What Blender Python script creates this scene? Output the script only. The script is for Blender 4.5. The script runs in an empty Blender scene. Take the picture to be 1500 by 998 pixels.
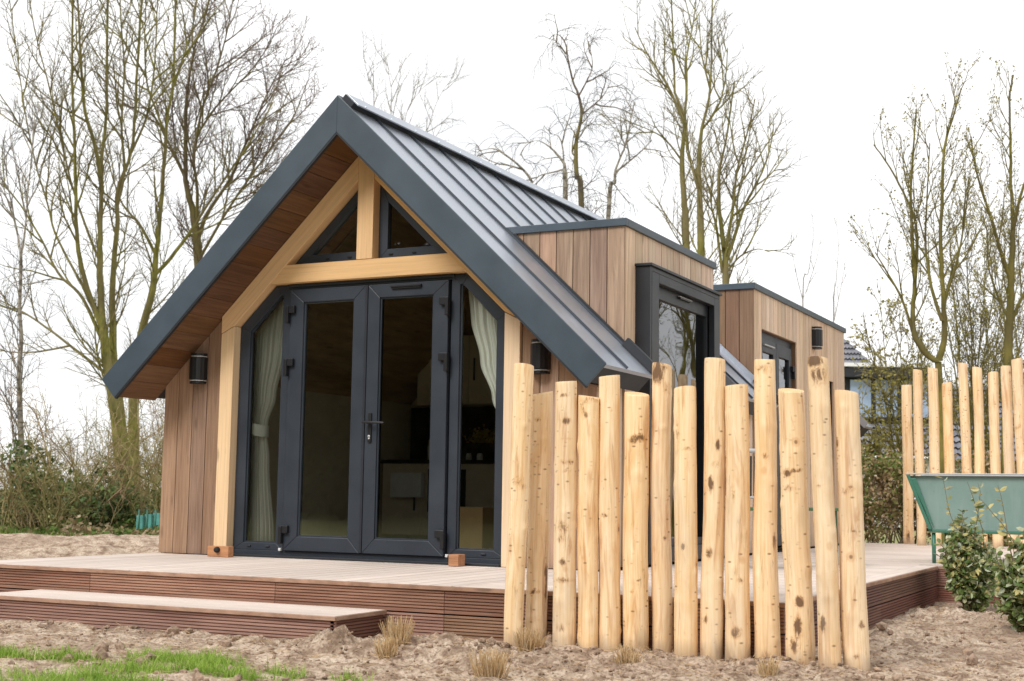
import bpy, math, random
from mathutils import Vector, Matrix, noise
random.seed(7)
SC = bpy.context.scene
COL = SC.collection
V = Vector
# ------------------------------------------------------------------ camera frame (solved from the photograph)
CAM = V((5.9909, -9.282, 0.5488))
RT = V((0.895458, 0.444907, 0.014585))
UP = V((0.036880, -0.106800, 0.993596))
FW = V((-0.443616, 0.889186, 0.112043))
FPX = 1995.16
GZ = -0.30                                     # soil level, the deck top is z = 0

def at(px, py, d):
    """the point of the place that lies d metres ahead along photo pixel (px, py)"""
    return CAM + FW * d + RT * ((px - 750) / FPX * d) - UP * ((py - 499) / FPX * d)

def foot(px, d):
    p = at(px, 760, d)
    return V((p.x, p.y, GZ))

def nz(x, y, z=0.0):
    return noise.noise(V((x, y, z)))

# ------------------------------------------------------------------ mesh builder
class MB:
    def __init__(s):
        s.v = []; s.f = []; s.gc = []; s.rnd = []; s.sm = []; s.mi = []
    def add(s, verts, faces, gcs=None, rnd=None, smooth=False, mi=0):
        b = len(s.v)
        r = random.random() if rnd is None else rnd
        s.v += [tuple(q) for q in verts]
        s.gc += [tuple(q) for q in (gcs if gcs is not None else verts)]
        s.rnd += (r if isinstance(r, list) else [r] * len(verts))
        for f in faces:
            s.f.append([b + i for i in f]); s.sm.append(smooth); s.mi.append(mi)
    def box(s, x0, x1, y0, y1, z0, z1, ax=0, rnd=None):
        vs = [V((x, y, z)) for x in (x0, x1) for y in (y0, y1) for z in (z0, z1)]
        fs = [(0, 1, 3, 2), (4, 6, 7, 5), (0, 4, 5, 1), (2, 3, 7, 6), (0, 2, 6, 4), (1, 5, 7, 3)]
        o = random.uniform(0, 40)
        g = [V((q[ax] + o, q[(ax + 1) % 3] + o * .37, q[(ax + 2) % 3])) for q in vs]
        s.add(vs, fs, g, rnd)
    def prism(s, poly, ext, grain=None, rnd=None, mi=0):
        """poly: 3D polygon, ext: extrusion vector, grain: direction of the fibre"""
        n = len(poly); poly = [V(p) for p in poly]; ext = V(ext)
        nrm = V((0, 0, 0))
        for i in range(n):
            nrm += poly[i].cross(poly[(i + 1) % n])
        if nrm.dot(ext) > 0:
            poly = poly[::-1]
        vs = poly + [p + ext for p in poly]
        fs = [tuple(range(n)), tuple(range(2 * n - 1, n - 1, -1))]
        for i in range(n):
            j = (i + 1) % n
            fs.append((i, i + n, j + n, j))
        gd = (V(grain) if grain is not None else poly[1] - poly[0]).normalized()
        t = gd.cross(ext.normalized())
        if t.length < 1e-4: t = gd.orthogonal()
        t.normalize(); b = gd.cross(t)
        o = random.uniform(0, 40)
        s.add(vs, fs, [V((q.dot(gd) + o, q.dot(t) + o * .37, q.dot(b))) for q in vs], rnd, mi=mi)
    def tube(s, pts, radii, n=3, rnd=None, cap=False, smooth=True):
        k = len(pts)
        d = (pts[-1] - pts[0])
        if d.length < 1e-6: return
        d = d.normalized(); a = d.orthogonal().normalized(); b = d.cross(a)
        vs = []; gs = []; ln = 0
        for i in range(k):
            if i: ln += (pts[i] - pts[i - 1]).length
            for j in range(n):
                th = 2 * math.pi * j / n
                vs.append(pts[i] + (a * math.cos(th) + b * math.sin(th)) * radii[i])
                gs.append((ln + pts[0].x, th * radii[0], pts[0].z))
        fs = []
        for i in range(k - 1):
            for j in range(n):
                q = (j + 1) % n
                fs.append((i * n + j, i * n + q, (i + 1) * n + q, (i + 1) * n + j))
        if cap:
            fs.append(tuple(range(n - 1, -1, -1))); fs.append(tuple(range((k - 1) * n, k * n)))
        s.add(vs, fs, gs, rnd, smooth)
    def ring_frame(s, outer, inner, ext, bevel=None, rnd=None):
        """a closed frame between two matching polygons, extruded"""
        n = len(outer)
        for i in range(n):
            j = (i + 1) % n
            s.prism([outer[i], outer[j], inner[j], inner[i]], ext, V(outer[j]) - V(outer[i]), rnd)
    def build(s, name, mat, parent=None, bevel=0, loc=None):
        me = bpy.data.meshes.new(name)
        off = V(loc) if loc is not None else V((0, 0, 0))
        p = parent
        while p is not None:
            off = off + p.location; p = p.parent
        me.from_pydata([(a - off.x, b - off.y, c - off.z) for a, b, c in s.v], [], s.f)
        at_ = me.attributes.new('gc', 'FLOAT_VECTOR', 'POINT')
        at_.data.foreach_set('vector', [c for q in s.gc for c in q])
        ar = me.attributes.new('rnd', 'FLOAT', 'POINT')
        ar.data.foreach_set('value', s.rnd)
        me.polygons.foreach_set('use_smooth', s.sm)
        mats = mat if isinstance(mat, (list, tuple)) else [mat]
        for m in mats: me.materials.append(m)
        if len(mats) > 1: me.polygons.foreach_set('material_index', s.mi)
        me.update()
        o = bpy.data.objects.new(name, me); COL.objects.link(o)
        if parent is not None: o.parent = parent
        if loc is not None: o.location = loc
        if bevel:
            b = o.modifiers.new('bevel', 'BEVEL'); b.width = bevel; b.segments = 2
            b.limit_method = 'ANGLE'; b.angle_limit = math.radians(40)
        return o

def empty(name, loc, label=None, cat=None, group=None):
    o = bpy.data.objects.new(name, None); COL.objects.link(o); o.location = loc
    o.empty_display_size = .2
    tag(o, label, cat, group)
    return o

def tag(o, label=None, cat=None, group=None, kind=None):
    if label: o['label'] = label
    if cat: o['category'] = cat
    if group: o['group'] = group
    if kind: o['kind'] = kind
    return o

# ------------------------------------------------------------------ materials
class NT:
    def __init__(s, name):
        s.m = bpy.data.materials.new(name); s.m.use_nodes = True
        s.t = s.m.node_tree; s.t.nodes.clear()
        s.out = s.n('ShaderNodeOutputMaterial')
    def n(s, ty, **kw):
        q = s.t.nodes.new(ty)
        for k, v in kw.items():
            if k.startswith('i_'):
                key = k[2:].replace('_', ' ')
                q.inputs[int(key) if key.isdigit() else key].default_value = v
            else: setattr(q, k, v)
        return q
    def l(s, a, b): s.t.links.new(a, b)
    def attr(s, name): return s.n('ShaderNodeAttribute', attribute_name=name)
    def mapped(s, vec, sc):
        m = s.n('ShaderNodeMapping'); m.inputs['Scale'].default_value = sc; s.l(vec, m.inputs['Vector']); return m.outputs[0]
    def noise(s, vec, scale, detail=4, rough=.55, dist=0):
        q = s.n('ShaderNodeTexNoise', i_Scale=scale, i_Detail=detail, i_Roughness=rough, i_Distortion=dist)
        if vec is not None: s.l(vec, q.inputs['Vector'])
        return q.outputs['Fac']
    def ramp(s, fac, stops):
        q = s.n('ShaderNodeValToRGB'); e = q.color_ramp.elements
        while len(e) < len(stops): e.new(0.5)
        for i, (p, c) in enumerate(stops):
            e[i].position = p; e[i].color = (*c, 1) if len(c) == 3 else c
        s.l(fac, q.inputs[0]); return q.outputs[0]
    def mix(s, fac, a, b, mode='MIX'):
        q = s.n('ShaderNodeMix', data_type='RGBA', blend_type=mode)
        for val, i in ((fac, 0), (a, 6), (b, 7)):
            if hasattr(val, 'is_output'): s.l(val, q.inputs[i])
            elif i == 0: q.inputs[0].default_value = val
            else: q.inputs[i].default_value = (*val, 1)
        return q.outputs[2]
    def math(s, op, a, b=None, clamp=False):
        q = s.n('ShaderNodeMath', operation=op, use_clamp=clamp)
        for val, i in ((a, 0), (b, 1)):
            if val is None: continue
            if hasattr(val, 'is_output'): s.l(val, q.inputs[i])
            else: q.inputs[i].default_value = val
        return q.outputs[0]
    def rng(s, v, a, b, c, d):
        q = s.n('ShaderNodeMapRange'); s.l(v, q.inputs[0])
        for i, x in enumerate((a, b, c, d)): q.inputs[i + 1].default_value = x
        return q.outputs[0]
    def bump(s, h, strength=.3, dist=.01):
        q = s.n('ShaderNodeBump', i_Strength=strength, i_Distance=dist); s.l(h, q.inputs['Height']); return q.outputs[0]
    def bsdf(s, col, rough=.6, spec=.5, metal=0, normal=None, **kw):
        q = s.n('ShaderNodeBsdfPrincipled', i_Metallic=metal)
        q.inputs['Specular IOR Level'].default_value = spec
        for val, k in ((col, 'Base Color'), (rough, 'Roughness')):
            if hasattr(val, 'is_output'): s.l(val, q.inputs[k])
            elif k == 'Base Color': q.inputs[k].default_value = (*val, 1)
            else: q.inputs[k].default_value = val
        if normal is not None: s.l(normal, q.inputs['Normal'])
        for k, v in kw.items(): q.inputs[k.replace('_', ' ')].default_value = v
        s.l(q.outputs[0], s.out.inputs[0]); return s.m

def scale_c(c, k): return tuple(min(1, x * k) for x in c)

def m_wood(name, base, var=.35, hue=.0, rough=.65, across=55, along=2.2, spec=.25, blotch=.25, dark=None, bump=.35, con=1.0):
    t = NT(name)
    g = t.attr('gc').outputs['Vector']; r = t.attr('rnd').outputs['Fac']
    fine = t.noise(t.mapped(g, (along, across, across)), 1.0, 5, .65, .6)
    wide = t.noise(t.mapped(g, (along * .35, across * .22, across * .22)), 1.0, 3, .5, 1.5)
    c1 = t.ramp(fine, [(.3, scale_c(base, 1 - .38 * con)), (.52, base), (.75, scale_c(base, 1 + .22 * con))])
    c2 = t.mix(t.rng(wide, .35, .7, 0, blotch * 2), c1, dark or scale_c(base, .5))
    # every board takes its own tone
    k = t.rng(r, 0, 1, 1 - var, 1 + var)
    tone = t.n('ShaderNodeHueSaturation'); t.l(c2, tone.inputs['Color']); t.l(k, tone.inputs['Value'])
    sat = t.rng(t.math('FRACT', t.math('MULTIPLY', r, 7.13)), 0, 1, .88, 1.1); t.l(sat, tone.inputs['Saturation'])
    hu = t.rng(t.math('FRACT', t.math('MULTIPLY', r, 3.7)), 0, 1, .5 - hue, .5 + hue); t.l(hu, tone.inputs['Hue'])
    # small knots
    vo = t.n('ShaderNodeTexVoronoi', i_Scale=1.0); t.l(t.mapped(g, (1.7, 6, 6)), vo.inputs['Vector'])
    kn = t.rng(vo.outputs['Distance'], .05, .13, 1, 0)
    col = t.mix(t.math('MULTIPLY', kn, .55), tone.outputs[0], scale_c(base, .28))
    return t.bsdf(col, rough, spec, normal=t.bump(fine, bump, .004))

def m_metal(name, base, rough=.38, spec=.5, var=.12, sc=3.0, coat=0.0, metal=0):
    t = NT(name); g = t.n('ShaderNodeTexCoord').outputs['Object']
    a = t.noise(g, sc, 4, .6); b = t.noise(g, 90, 2, .5)
    col = t.ramp(a, [(.3, scale_c(base, 1 - var)), (.7, scale_c(base, 1 + var))])
    ro = t.rng(a, .3, .7, rough - .05, rough + .07)
    return t.bsdf(col, ro, spec, metal, normal=t.bump(b, .04, .002), Coat_Weight=coat, Coat_Roughness=.22)

def m_plain(name, base, rough=.6, var=.15, sc=6, spec=.4, bump=0, bsc=60):
    t = NT(name); g = t.n('ShaderNodeTexCoord').outputs['Object']
    a = t.noise(g, sc, 5, .6)
    col = t.ramp(a, [(.3, scale_c(base, 1 - var)), (.7, scale_c(base, 1 + var))])
    nrm = t.bump(t.noise(g, bsc, 3), bump, .005) if bump else None
    return t.bsdf(col, rough, spec, normal=nrm)

def m_glass(name, ior=1.55, tint=(.86, .9, .88)):
    t = NT(name)
    tr = t.n('ShaderNodeBsdfTransparent'); tr.inputs[0].default_value = (*tint, 1)
    gl = t.n('ShaderNodeBsdfGlossy', i_Roughness=.008); gl.inputs[0].default_value = (.95, .97, 1, 1)
    fr = t.n('ShaderNodeFresnel', i_IOR=ior)
    w = t.noise(t.n('ShaderNodeTexCoord').outputs['Object'], 1.6, 1)
    bp = t.bump(w, .05, .03); t.l(bp, gl.inputs['Normal']); t.l(bp, fr.inputs['Normal'])
    mx = t.n('ShaderNodeMixShader'); t.l(fr.outputs[0], mx.inputs[0]); t.l(tr.outputs[0], mx.inputs[1]); t.l(gl.outputs[0], mx.inputs[2])
    t.l(mx.outputs[0], t.out.inputs[0]); return t.m

def m_leaf(name, stops, rough=.5, trans=.35, spec=.4):
    """leaf colour varies per leaf through the rnd attribute"""
    t = NT(name); r = t.attr('rnd').outputs['Fac']
    col = t.ramp(r, stops)
    g = t.noise(t.attr('gc').outputs['Vector'], 30, 2)
    col = t.mix(t.rng(g, .3, .7, 0, .35), col, scale_c(stops[0][1], .6))
    p = t.n('ShaderNodeBsdfPrincipled', i_Roughness=rough); t.l(col, p.inputs['Base Color'])
    p.inputs['Specular IOR Level'].default_value = spec
    tl = t.n('ShaderNodeBsdfTranslucent'); t.l(col, tl.inputs[0])
    mx = t.n('ShaderNodeMixShader', i_0=trans); t.l(p.outputs[0], mx.inputs[1]); t.l(tl.outputs[0], mx.inputs[2])
    t.l(mx.outputs[0], t.out.inputs[0]); return t.m

def m_bark(name, a, b, c=None, sc=6):
    t = NT(name); g = t.n('ShaderNodeTexCoord').outputs['Object']
    n1 = t.noise(t.mapped(g, (1, 1, .35)), sc, 5, .65); n2 = t.noise(g, .7, 3)
    col = t.ramp(n1, [(.35, a), (.62, b)])
    if c: col = t.mix(t.rng(n2, .42, .6, 0, .85), col, c)
    return t.bsdf(col, .9, .1)

def m_birch(name):
    t = NT(name); g = t.n('ShaderNodeTexCoord').outputs['Object']
    n1 = t.noise(t.mapped(g, (2.5, 2.5, 9)), 1.6, 4, .6)
    col = t.ramp(n1, [(.36, (.12, .10, .075)), (.5, (.30, .27, .22)), (.7, (.42, .39, .34))])
    return t.bsdf(col, .8, .2)

M = {}
M['cladding'] = m_wood('brown_cladding_wood', (.38, .245, .16), .26, .008, dark=(.22, .125, .07))
M['cladding_grey'] = m_wood('dormer_front_wood', (.39, .265, .185), .2, .008, dark=(.2, .115, .075), blotch=.3, across=40)
M['cladding_pale'] = m_wood('paler_cladding_wood', (.66, .50, .365), .14, .008, dark=(.42, .29, .19), blotch=.18)  # paler tone for the boards of the right side faces
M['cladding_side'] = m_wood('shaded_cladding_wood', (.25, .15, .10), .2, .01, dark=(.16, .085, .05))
M['larch'] = m_wood('pale_larch_timber', (.74, .46, .215), .05, .004, across=36, along=1.1, dark=(.60, .33, .13), blotch=.14, bump=.2, con=.45)
M['larch_post'] = m_wood('pale_larch_post', (.78, .57, .36), .05, .004, across=36, along=1.1, dark=(.62, .42, .23), blotch=.14, bump=.2, con=.5)
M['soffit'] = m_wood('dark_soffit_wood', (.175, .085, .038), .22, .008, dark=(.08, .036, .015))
M['steel'] = m_metal('sky_sheen_roof_sheet', (.44, .475, .535), .36, .6, metal=.7, var=.03)  # same steel as the fascia, sky sheen put into a lighter base
M['fascia'] = m_metal('anthracite_fascia_sheet', (.047, .067, .087), .40, .5)
M['seam'] = m_metal('anthracite_shaded_seam', (.05, .06, .075), .5, .3)  # dark reflections on the seam faces put into a darker copy
M['dark_steel'] = m_metal('dark_eave_sheet', (.018, .021, .026), .5, .4)
M['frame'] = m_metal('anthracite_window_frame', (.028, .035, .047), .42, .4)
M['frame_black'] = m_metal('black_window_frame', (.020, .023, .029), .42, .4)
M['black'] = m_plain('black_plastic', (.012, .012, .014), .4, .2)
M['rubber'] = m_plain('black_rubber', (.015, .014, .014), .7, .2)
M['chrome'] = m_metal('brushed_steel', (.55, .55, .54), .25, .9)
M['glass'] = m_glass('window_glass', 1.62)
M['glass_side'] = m_glass('side_window_glass', 2.3, (.55, .58, .56))
M['void'] = m_plain('dark_backing', (.012, .01, .009), .9, .2)
M['block'] = m_wood('red_brown_block_wood', (.50, .27, .16), .1, .005, dark=(.3, .14, .07))
M['beige'] = m_plain('beige_kitchen_front', (.62, .53, .40), .5, .06)
M['counter'] = m_plain('black_worktop', (.012, .012, .013), .3, .2)
M['inner_wall'] = m_plain('cream_inner_wall', (.50, .42, .29), .8, .08)
M['inner_ceiling'] = m_wood('inner_ceiling_wood', (.46, .29, .13), .08, .004, dark=(.15, .085, .03), across=14)
M['inner_floor'] = m_wood('inner_floor_wood', (.20, .13, .075), .15, .005)
M['card'] = m_plain('brown_cardboard', (.36, .23, .1), .8, .1)
M['loaf'] = m_plain('yellow_dried_flowers', (.36, .26, .06), .8, .3, 40)
M['white'] = m_plain('white_ceramic', (.7, .7, .68), .3, .04)
def m_trough():
    t = NT('weathered_green_paint'); g = t.n('ShaderNodeTexCoord').outputs['Object']
    a = t.noise(g, 2.5, 4, .6); b = t.noise(t.mapped(g, (9, 9, 1.2)), 2, 4, .6); c = t.noise(g, 60, 3, .6)
    col = t.ramp(a, [(.3, (.165, .255, .228)), (.7, (.21, .305, .275))])
    col = t.mix(t.rng(b, .5, .72, 0, .4), col, (.25, .33, .30))
    col = t.mix(t.rng(c, .66, .74, 0, .5), col, (.10, .16, .13))
    return t.bsdf(col, t.rng(a, .3, .7, .38, .55), .5)
M['green_steel'] = m_trough()
M['green_dark'] = m_metal('dark_green_painted_steel', (.045, .16, .11), .4, .5, .15)
M['green_chair'] = m_metal('olive_green_chair_paint', (.06, .13, .055), .5, .4)
M['wicker'] = m_plain('dark_woven_back', (.03, .028, .026), .7, .3, 80)
M['grey_rail'] = m_metal('grey_chair_rail', (.4, .41, .42), .35, .5)

def m_curtain():
    t = NT('sage_grey_curtain'); g = t.n('ShaderNodeTexCoord').outputs['Object']
    w = t.noise(t.mapped(g, (300, 300, 30)), 1, 3)
    col = t.ramp(w, [(.3, (.82, .80, .71)), (.7, (.90, .88, .81))])
    p = t.n('ShaderNodeBsdfPrincipled', i_Roughness=.9); t.l(col, p.inputs['Base Color'])
    tl = t.n('ShaderNodeBsdfTranslucent'); t.l(col, tl.inputs[0])
    mx = t.n('ShaderNodeMixShader', i_0=.3); t.l(p.outputs[0], mx.inputs[1]); t.l(tl.outputs[0], mx.inputs[2])
    t.l(mx.outputs[0], t.out.inputs[0]); return t.m
M['curtain'] = m_curtain()

def m_deck(name, base, rib, ribcol, var=.09, contrast=.22):
    t = NT(name); g = t.attr('gc').outputs['Vector']; r = t.attr('rnd').outputs['Fac']
    sp = t.n('ShaderNodeSeparateXYZ'); t.l(g, sp.inputs[0])
    n1 = t.noise(t.mapped(g, (1.5, 30, 30)), 1, 4, .6)
    n2 = t.noise(t.n('ShaderNodeTexCoord').outputs['Object'], 1.4, 4, .6)
    n3 = t.noise(t.n('ShaderNodeTexCoord').outputs['Object'], 14, 3, .6)
    col = t.ramp(n1, [(.3, scale_c(base, .85)), (.7, scale_c(base, 1.1))])
    col = t.mix(t.rng(n2, .4, .68, 0, .35), col, scale_c(base, .72))
    col = t.mix(t.rng(n3, .55, .75, 0, .25), col, scale_c(base, 1.25))
    h = t.n('ShaderNodeHueSaturation'); t.l(col, h.inputs['Color']); t.l(t.rng(r, 0, 1, 1 - var, 1 + var), h.inputs['Value'])
    st = t.math('SINE', t.math('MULTIPLY', sp.outputs['Y'], 2 * math.pi / rib))
    col = t.mix(t.rng(st, .1, .9, 0, contrast), h.outputs[0], ribcol)
    return t.bsdf(col, .75, .3, normal=t.bump(st, .25, .003))
M['deck'] = m_deck('ribbed_composite_deck', (.68, .58, .51), .024, (.44, .33, .27))
M['step_top'] = m_deck('ribbed_step_top', (.68, .58, .51), .024, (.36, .26, .21))
M['deck_edge'] = m_wood('red_brown_board_end', (.38, .245, .175), .12, .006, across=20, along=8, dark=(.22, .11, .07))
M['riser'] = m_wood('red_brown_ribbed_riser', (.33, .195, .14), .18, .01, across=30, along=1.6, dark=(.2, .085, .06), blotch=.3)
M['riser_shaded'] = m_wood('shaded_ribbed_riser', (.21, .11, .08), .12, .008, across=30, along=1.6, dark=(.12, .055, .04))  # shade on the right-facing risers put into a darker copy

def m_log():
    t = NT('debarked_log_wood'); g = t.attr('gc').outputs['Vector']; sp = t.attr('spot').outputs['Fac']; r = t.attr('rnd').outputs['Fac']
    fine = t.noise(t.mapped(g, (2.5, 60, 60)), 1, 5, .6, .4)
    wide = t.noise(t.mapped(g, (2.2, 7, 7)), 1, 4, .55, 1.2)
    col = t.ramp(fine, [(.24, (.70, .44, .21)), (.48, (.86, .64, .385)), (.74, (.94, .77, .54))])
    col = t.mix(t.rng(wide, .48, .75, 0, .6), col, (.74, .46, .20))
    # orange streaks left by the inner bark
    w2 = t.noise(t.mapped(g, (1.1, 11, 11)), 1.7, 4, .6, .8)
    col = t.mix(t.rng(w2, .55, .68, 0, .7), col, (.54, .265, .11))
    # knots: dark centre with an orange halo
    vo = t.n('ShaderNodeTexVoronoi', i_Scale=1.0); t.l(t.mapped(g, (9, 11, 11)), vo.inputs['Vector'])
    sz = t.n('ShaderNodeSeparateColor'); t.l(vo.outputs['Color'], sz.inputs[0])
    lim = t.math('MULTIPLY', t.math('POWER', sz.outputs[0], 7), .15)
    halo = t.rng(t.math('SUBTRACT', vo.outputs['Distance'], t.math('MULTIPLY', lim, 2.0)), -.05, .05, 1, 0)
    core = t.rng(t.math('SUBTRACT', vo.outputs['Distance'], t.math('MULTIPLY', lim, .9)), -.03, .02, 1, 0)
    col = t.mix(t.math('MULTIPLY', halo, .4), col, (.60, .31, .11))
    col = t.mix(t.math('MULTIPLY', core, .75), col, (.20, .10, .045))
    # short dark dashes across the stem (drawknife marks)
    v2 = t.n('ShaderNodeTexVoronoi', i_Scale=1.0); t.l(t.mapped(g, (34, 17, 17)), v2.inputs['Vector'])
    s2 = t.n('ShaderNodeSeparateColor'); t.l(v2.outputs['Color'], s2.inputs[0])
    dash = t.math('MULTIPLY', t.rng(v2.outputs['Distance'], .1, .24, 1, 0), t.rng(s2.outputs[1], .80, .88, 0, .8))
    col = t.mix(dash, col, (.22, .11, .045))
    # stains placed on this very log
    sn = t.noise(t.mapped(g, (16, 34, 34)), 1, 5, .75, .8)
    sa = t.math('ADD', sp, t.math('MULTIPLY', t.math('SUBTRACT', sn, .5), 2.6))
    col = t.mix(t.math('MULTIPLY', t.rng(sa, .15, .75, 0, .55), t.rng(sp, .0, .12, 0, 1)), col, (.55, .27, .09))
    col = t.mix(t.math('MULTIPLY', t.rng(sa, .55, .95, 0, .85), t.rng(sp, .0, .12, 0, 1)), col, (.10, .05, .027))
    # fine flecks scattered in loose bands
    v3 = t.n('ShaderNodeTexVoronoi', i_Scale=1.0); t.l(t.mapped(g, (42, 24, 24)), v3.inputs['Vector'])
    s3 = t.n('ShaderNodeSeparateColor'); t.l(v3.outputs['Color'], s3.inputs[0])
    bnd = t.noise(t.mapped(g, (3, 9, 9)), 1, 2)
    fl = t.math('MULTIPLY', t.math('MULTIPLY', t.rng(v3.outputs['Distance'], .1, .3, 1, 0), t.rng(s3.outputs[2], .6, .8, 0, .8)), t.rng(bnd, .46, .6, 0, 1))
    col = t.mix(fl, col, (.22, .10, .035))
    # drying cracks along the fibre
    ck = t.noise(t.mapped(g, (1.3, 30, 30)), 1, 3, .5, .25); cm = t.noise(t.mapped(g, (3, 8, 8)), 1.3, 2)
    cr = t.math('MULTIPLY', t.rng(t.math('ABSOLUTE', t.math('SUBTRACT', ck, .5)), 0, .010, .6, 0), t.rng(cm, .5, .62, 0, 1))
    col = t.mix(cr, col, (.24, .12, .05))
    ob = t.n('ShaderNodeTexCoord').outputs['Object']; oz = t.n('ShaderNodeSeparateXYZ'); t.l(ob, oz.inputs[0])
    mud = t.math('ADD', oz.outputs['Z'], t.math('MULTIPLY', t.math('SUBTRACT', wide, .5), .25))
    col = t.mix(t.rng(mud, .0, .11, .75, 0), col, (.30, .20, .13))
    gy = t.noise(t.mapped(g, (1.6, 5, 5)), 1, 3)
    col = t.mix(t.rng(gy, .56, .72, 0, .35), col, (.56, .47, .36))
    h = t.n('ShaderNodeHueSaturation'); t.l(col, h.inputs['Color']); t.l(t.rng(r, 0, 1, .95, 1.06), h.inputs['Value'])
    t.l(t.rng(r, 0, 1, .94, 1.06), h.inputs['Saturation'])
    return t.bsdf(h.outputs[0], .6, .3, normal=t.bump(wide, .5, .012))
M['log'] = m_log()
def m_logend():
    t = NT('sawn_log_end'); g = t.attr('gc').outputs['Vector']
    w = t.n('ShaderNodeTexWave', wave_type='RINGS', rings_direction='Z', i_Scale=28, i_Distortion=1.5, i_Detail=2); t.l(g, w.inputs['Vector'])
    col = t.ramp(w.outputs['Fac'], [(0, (.62, .38, .18)), (1, (.80, .58, .33))])
    return t.bsdf(col, .8, .2)
M['log_end'] = m_logend()

def m_soil():
    t = NT('sandy_soil_and_grass'); g = t.n('ShaderNodeTexCoord').outputs['Object']
    a = t.noise(g, 1.1, 5, .6); b = t.noise(g, 7, 6, .7); c = t.noise(g, 55, 5, .7)
    col = t.ramp(b, [(.28, (.12, .08, .052)), (.42, (.32, .23, .165)), (.53, (.55, .43, .325)), (.74, (.76, .64, .51))])
    col = t.mix(t.rng(a, .5, .68, 0, .55), col, (.33, .235, .17))
    col = t.mix(t.rng(c, .47, .64, 0, .85), col, (.17, .11, .075))
    hg = t.attr('hgt').outputs['Fac']
    col = t.mix(t.rng(hg, -1, -.15, .75, 0), col, (.13, .085, .06))
    gr = t.attr('grass').outputs['Fac']
    gn = t.noise(g, 18, 4, .7)
    gcol = t.ramp(gn, [(.3, (.12, .16, .035)), (.55, (.26, .33, .08)), (.75, (.40, .42, .17))])
    k = t.rng(t.math('ADD', gr, t.math('MULTIPLY', t.math('SUBTRACT', b, .5), .9)), .35, .7, 0, .6)
    col = t.mix(k, col, gcol)
    return t.bsdf(col, .95, .1, normal=t.bump(c, .7, .02))
M['soil'] = m_soil()
M['clod'] = m_plain('clod_soil', (.30, .215, .155), .95, .6, 30, .1, .8, 120)
M['grass'] = m_leaf('green_grass_blade', [(0, (.16, .28, .035)), (.5, (.34, .52, .08)), (.85, (.50, .65, .15)), (1, (.66, .62, .30))], .6, .45, .2)
M['grass_far'] = m_leaf('rough_grass_blade', [(0, (.07, .13, .02)), (.5, (.17, .27, .05)), (.85, (.32, .36, .12)), (1, (.50, .42, .24))], .7, .4, .1)
M['straw'] = m_leaf('dry_straw', [(0, (.52, .34, .16)), (.3, (.74, .53, .28)), (.7, (.92, .72, .44)), (1, (.95, .82, .58))], .8, .3, .2)
M['bark_green'] = m_bark('mossy_green_bark', (.10, .095, .026), (.29, .27, .075), (.21, .175, .09))
M['bark_brown'] = m_bark('grey_brown_bark', (.075, .058, .043), (.22, .17, .125), (.19, .165, .06))
M['bark_birch'] = m_birch('white_birch_bark')
M['bark_willow'] = m_bark('olive_willow_bark', (.085, .08, .02), (.25, .22, .055), (.13, .11, .05))
M['twig'] = m_bark('olive_twigs', (.15, .125, .06), (.28, .24, .12))
M['twig_brown'] = m_bark('purple_brown_twigs', (.13, .095, .075), (.25, .185, .145))
M['twig_grey'] = m_bark('grey_birch_twigs', (.10, .09, .085), (.20, .18, .165))
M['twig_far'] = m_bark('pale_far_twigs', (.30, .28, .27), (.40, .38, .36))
M['twig_shrub'] = m_bark('tan_shrub_twigs', (.20, .145, .07), (.46, .36, .20), (.24, .22, .08))
M['twig_red'] = m_bark('red_brown_shrub_twigs', (.16, .105, .065), (.36, .25, .16))
M['twig_olive'] = m_bark('olive_shrub_twigs', (.10, .095, .035), (.25, .23, .09))
M['litter'] = m_leaf('dead_leaves_and_weeds', [(0, (.05, .09, .02)), (.3, (.13, .20, .045)), (.5, (.24, .17, .09)), (.8, (.40, .28, .17)), (1, (.55, .44, .30))], .8, .25, .2)
M['budleaf'] = m_leaf('yellow_green_young_leaf', [(0, (.22, .19, .05)), (.5, (.36, .33, .08)), (1, (.50, .44, .17))], .6, .45, .2)
M['elaeagnus'] = m_leaf('variegated_shrub_leaf', [(0, (.045, .085, .022)), (.3, (.10, .17, .04)), (.55, (.20, .28, .08)), (.72, (.36, .40, .16)), (.86, (.52, .56, .42)), (1, (.62, .54, .22))], .35, .25, .5)
M['evergreen'] = m_leaf('dark_evergreen_leaf', [(0, (.04, .07, .02)), (.5, (.11, .18, .045)), (1, (.26, .34, .10))], .45, .2, .4)
M['hedge_leaf'] = m_leaf('mixed_hedge_leaf', [(0, (.08, .13, .028)), (.35, (.20, .25, .06)), (.55, (.40, .29, .15)), (.8, (.56, .37, .22)), (1, (.70, .58, .46))], .7, .3, .2)
M['wood_leaf'] = m_leaf('dull_woodland_leaf', [(0, (.05, .045, .025)), (.5, (.075, .065, .035)), (1, (.10, .085, .05))], .9, .2, .1)
def m_tile():
    t = NT('grey_roof_tile'); g = t.n('ShaderNodeTexCoord').outputs['Object']; r = t.attr('rnd').outputs['Fac']
    n = t.noise(g, 3, 5, .6)
    col = t.ramp(n, [(.3, (.15, .15, .17)), (.7, (.26, .26, .29))])
    return t.bsdf(col, .55, .5)
M['tile'] = m_tile()
M['far_wall'] = m_plain('pale_render_wall', (.55, .53, .5), .9, .1)
M['far_white'] = m_plain('white_fascia_board', (.75, .75, .75), .6, .05)
M['far_dark'] = m_plain('dark_roof_trim_and_tile_shade', (.02, .021, .026), .6, .2)  # trim colour, also the painted shade below each tile row
M['far_glass'] = m_plain('sky_reflection_glass', (.26, .34, .47), .08, .4, .9, 1.0)  # blue base colour stands in for sky mirrored in the panes
M['tarp'] = m_plain('turquoise_plastic', (.12, .36, .32), .5, .3, 4)

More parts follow.
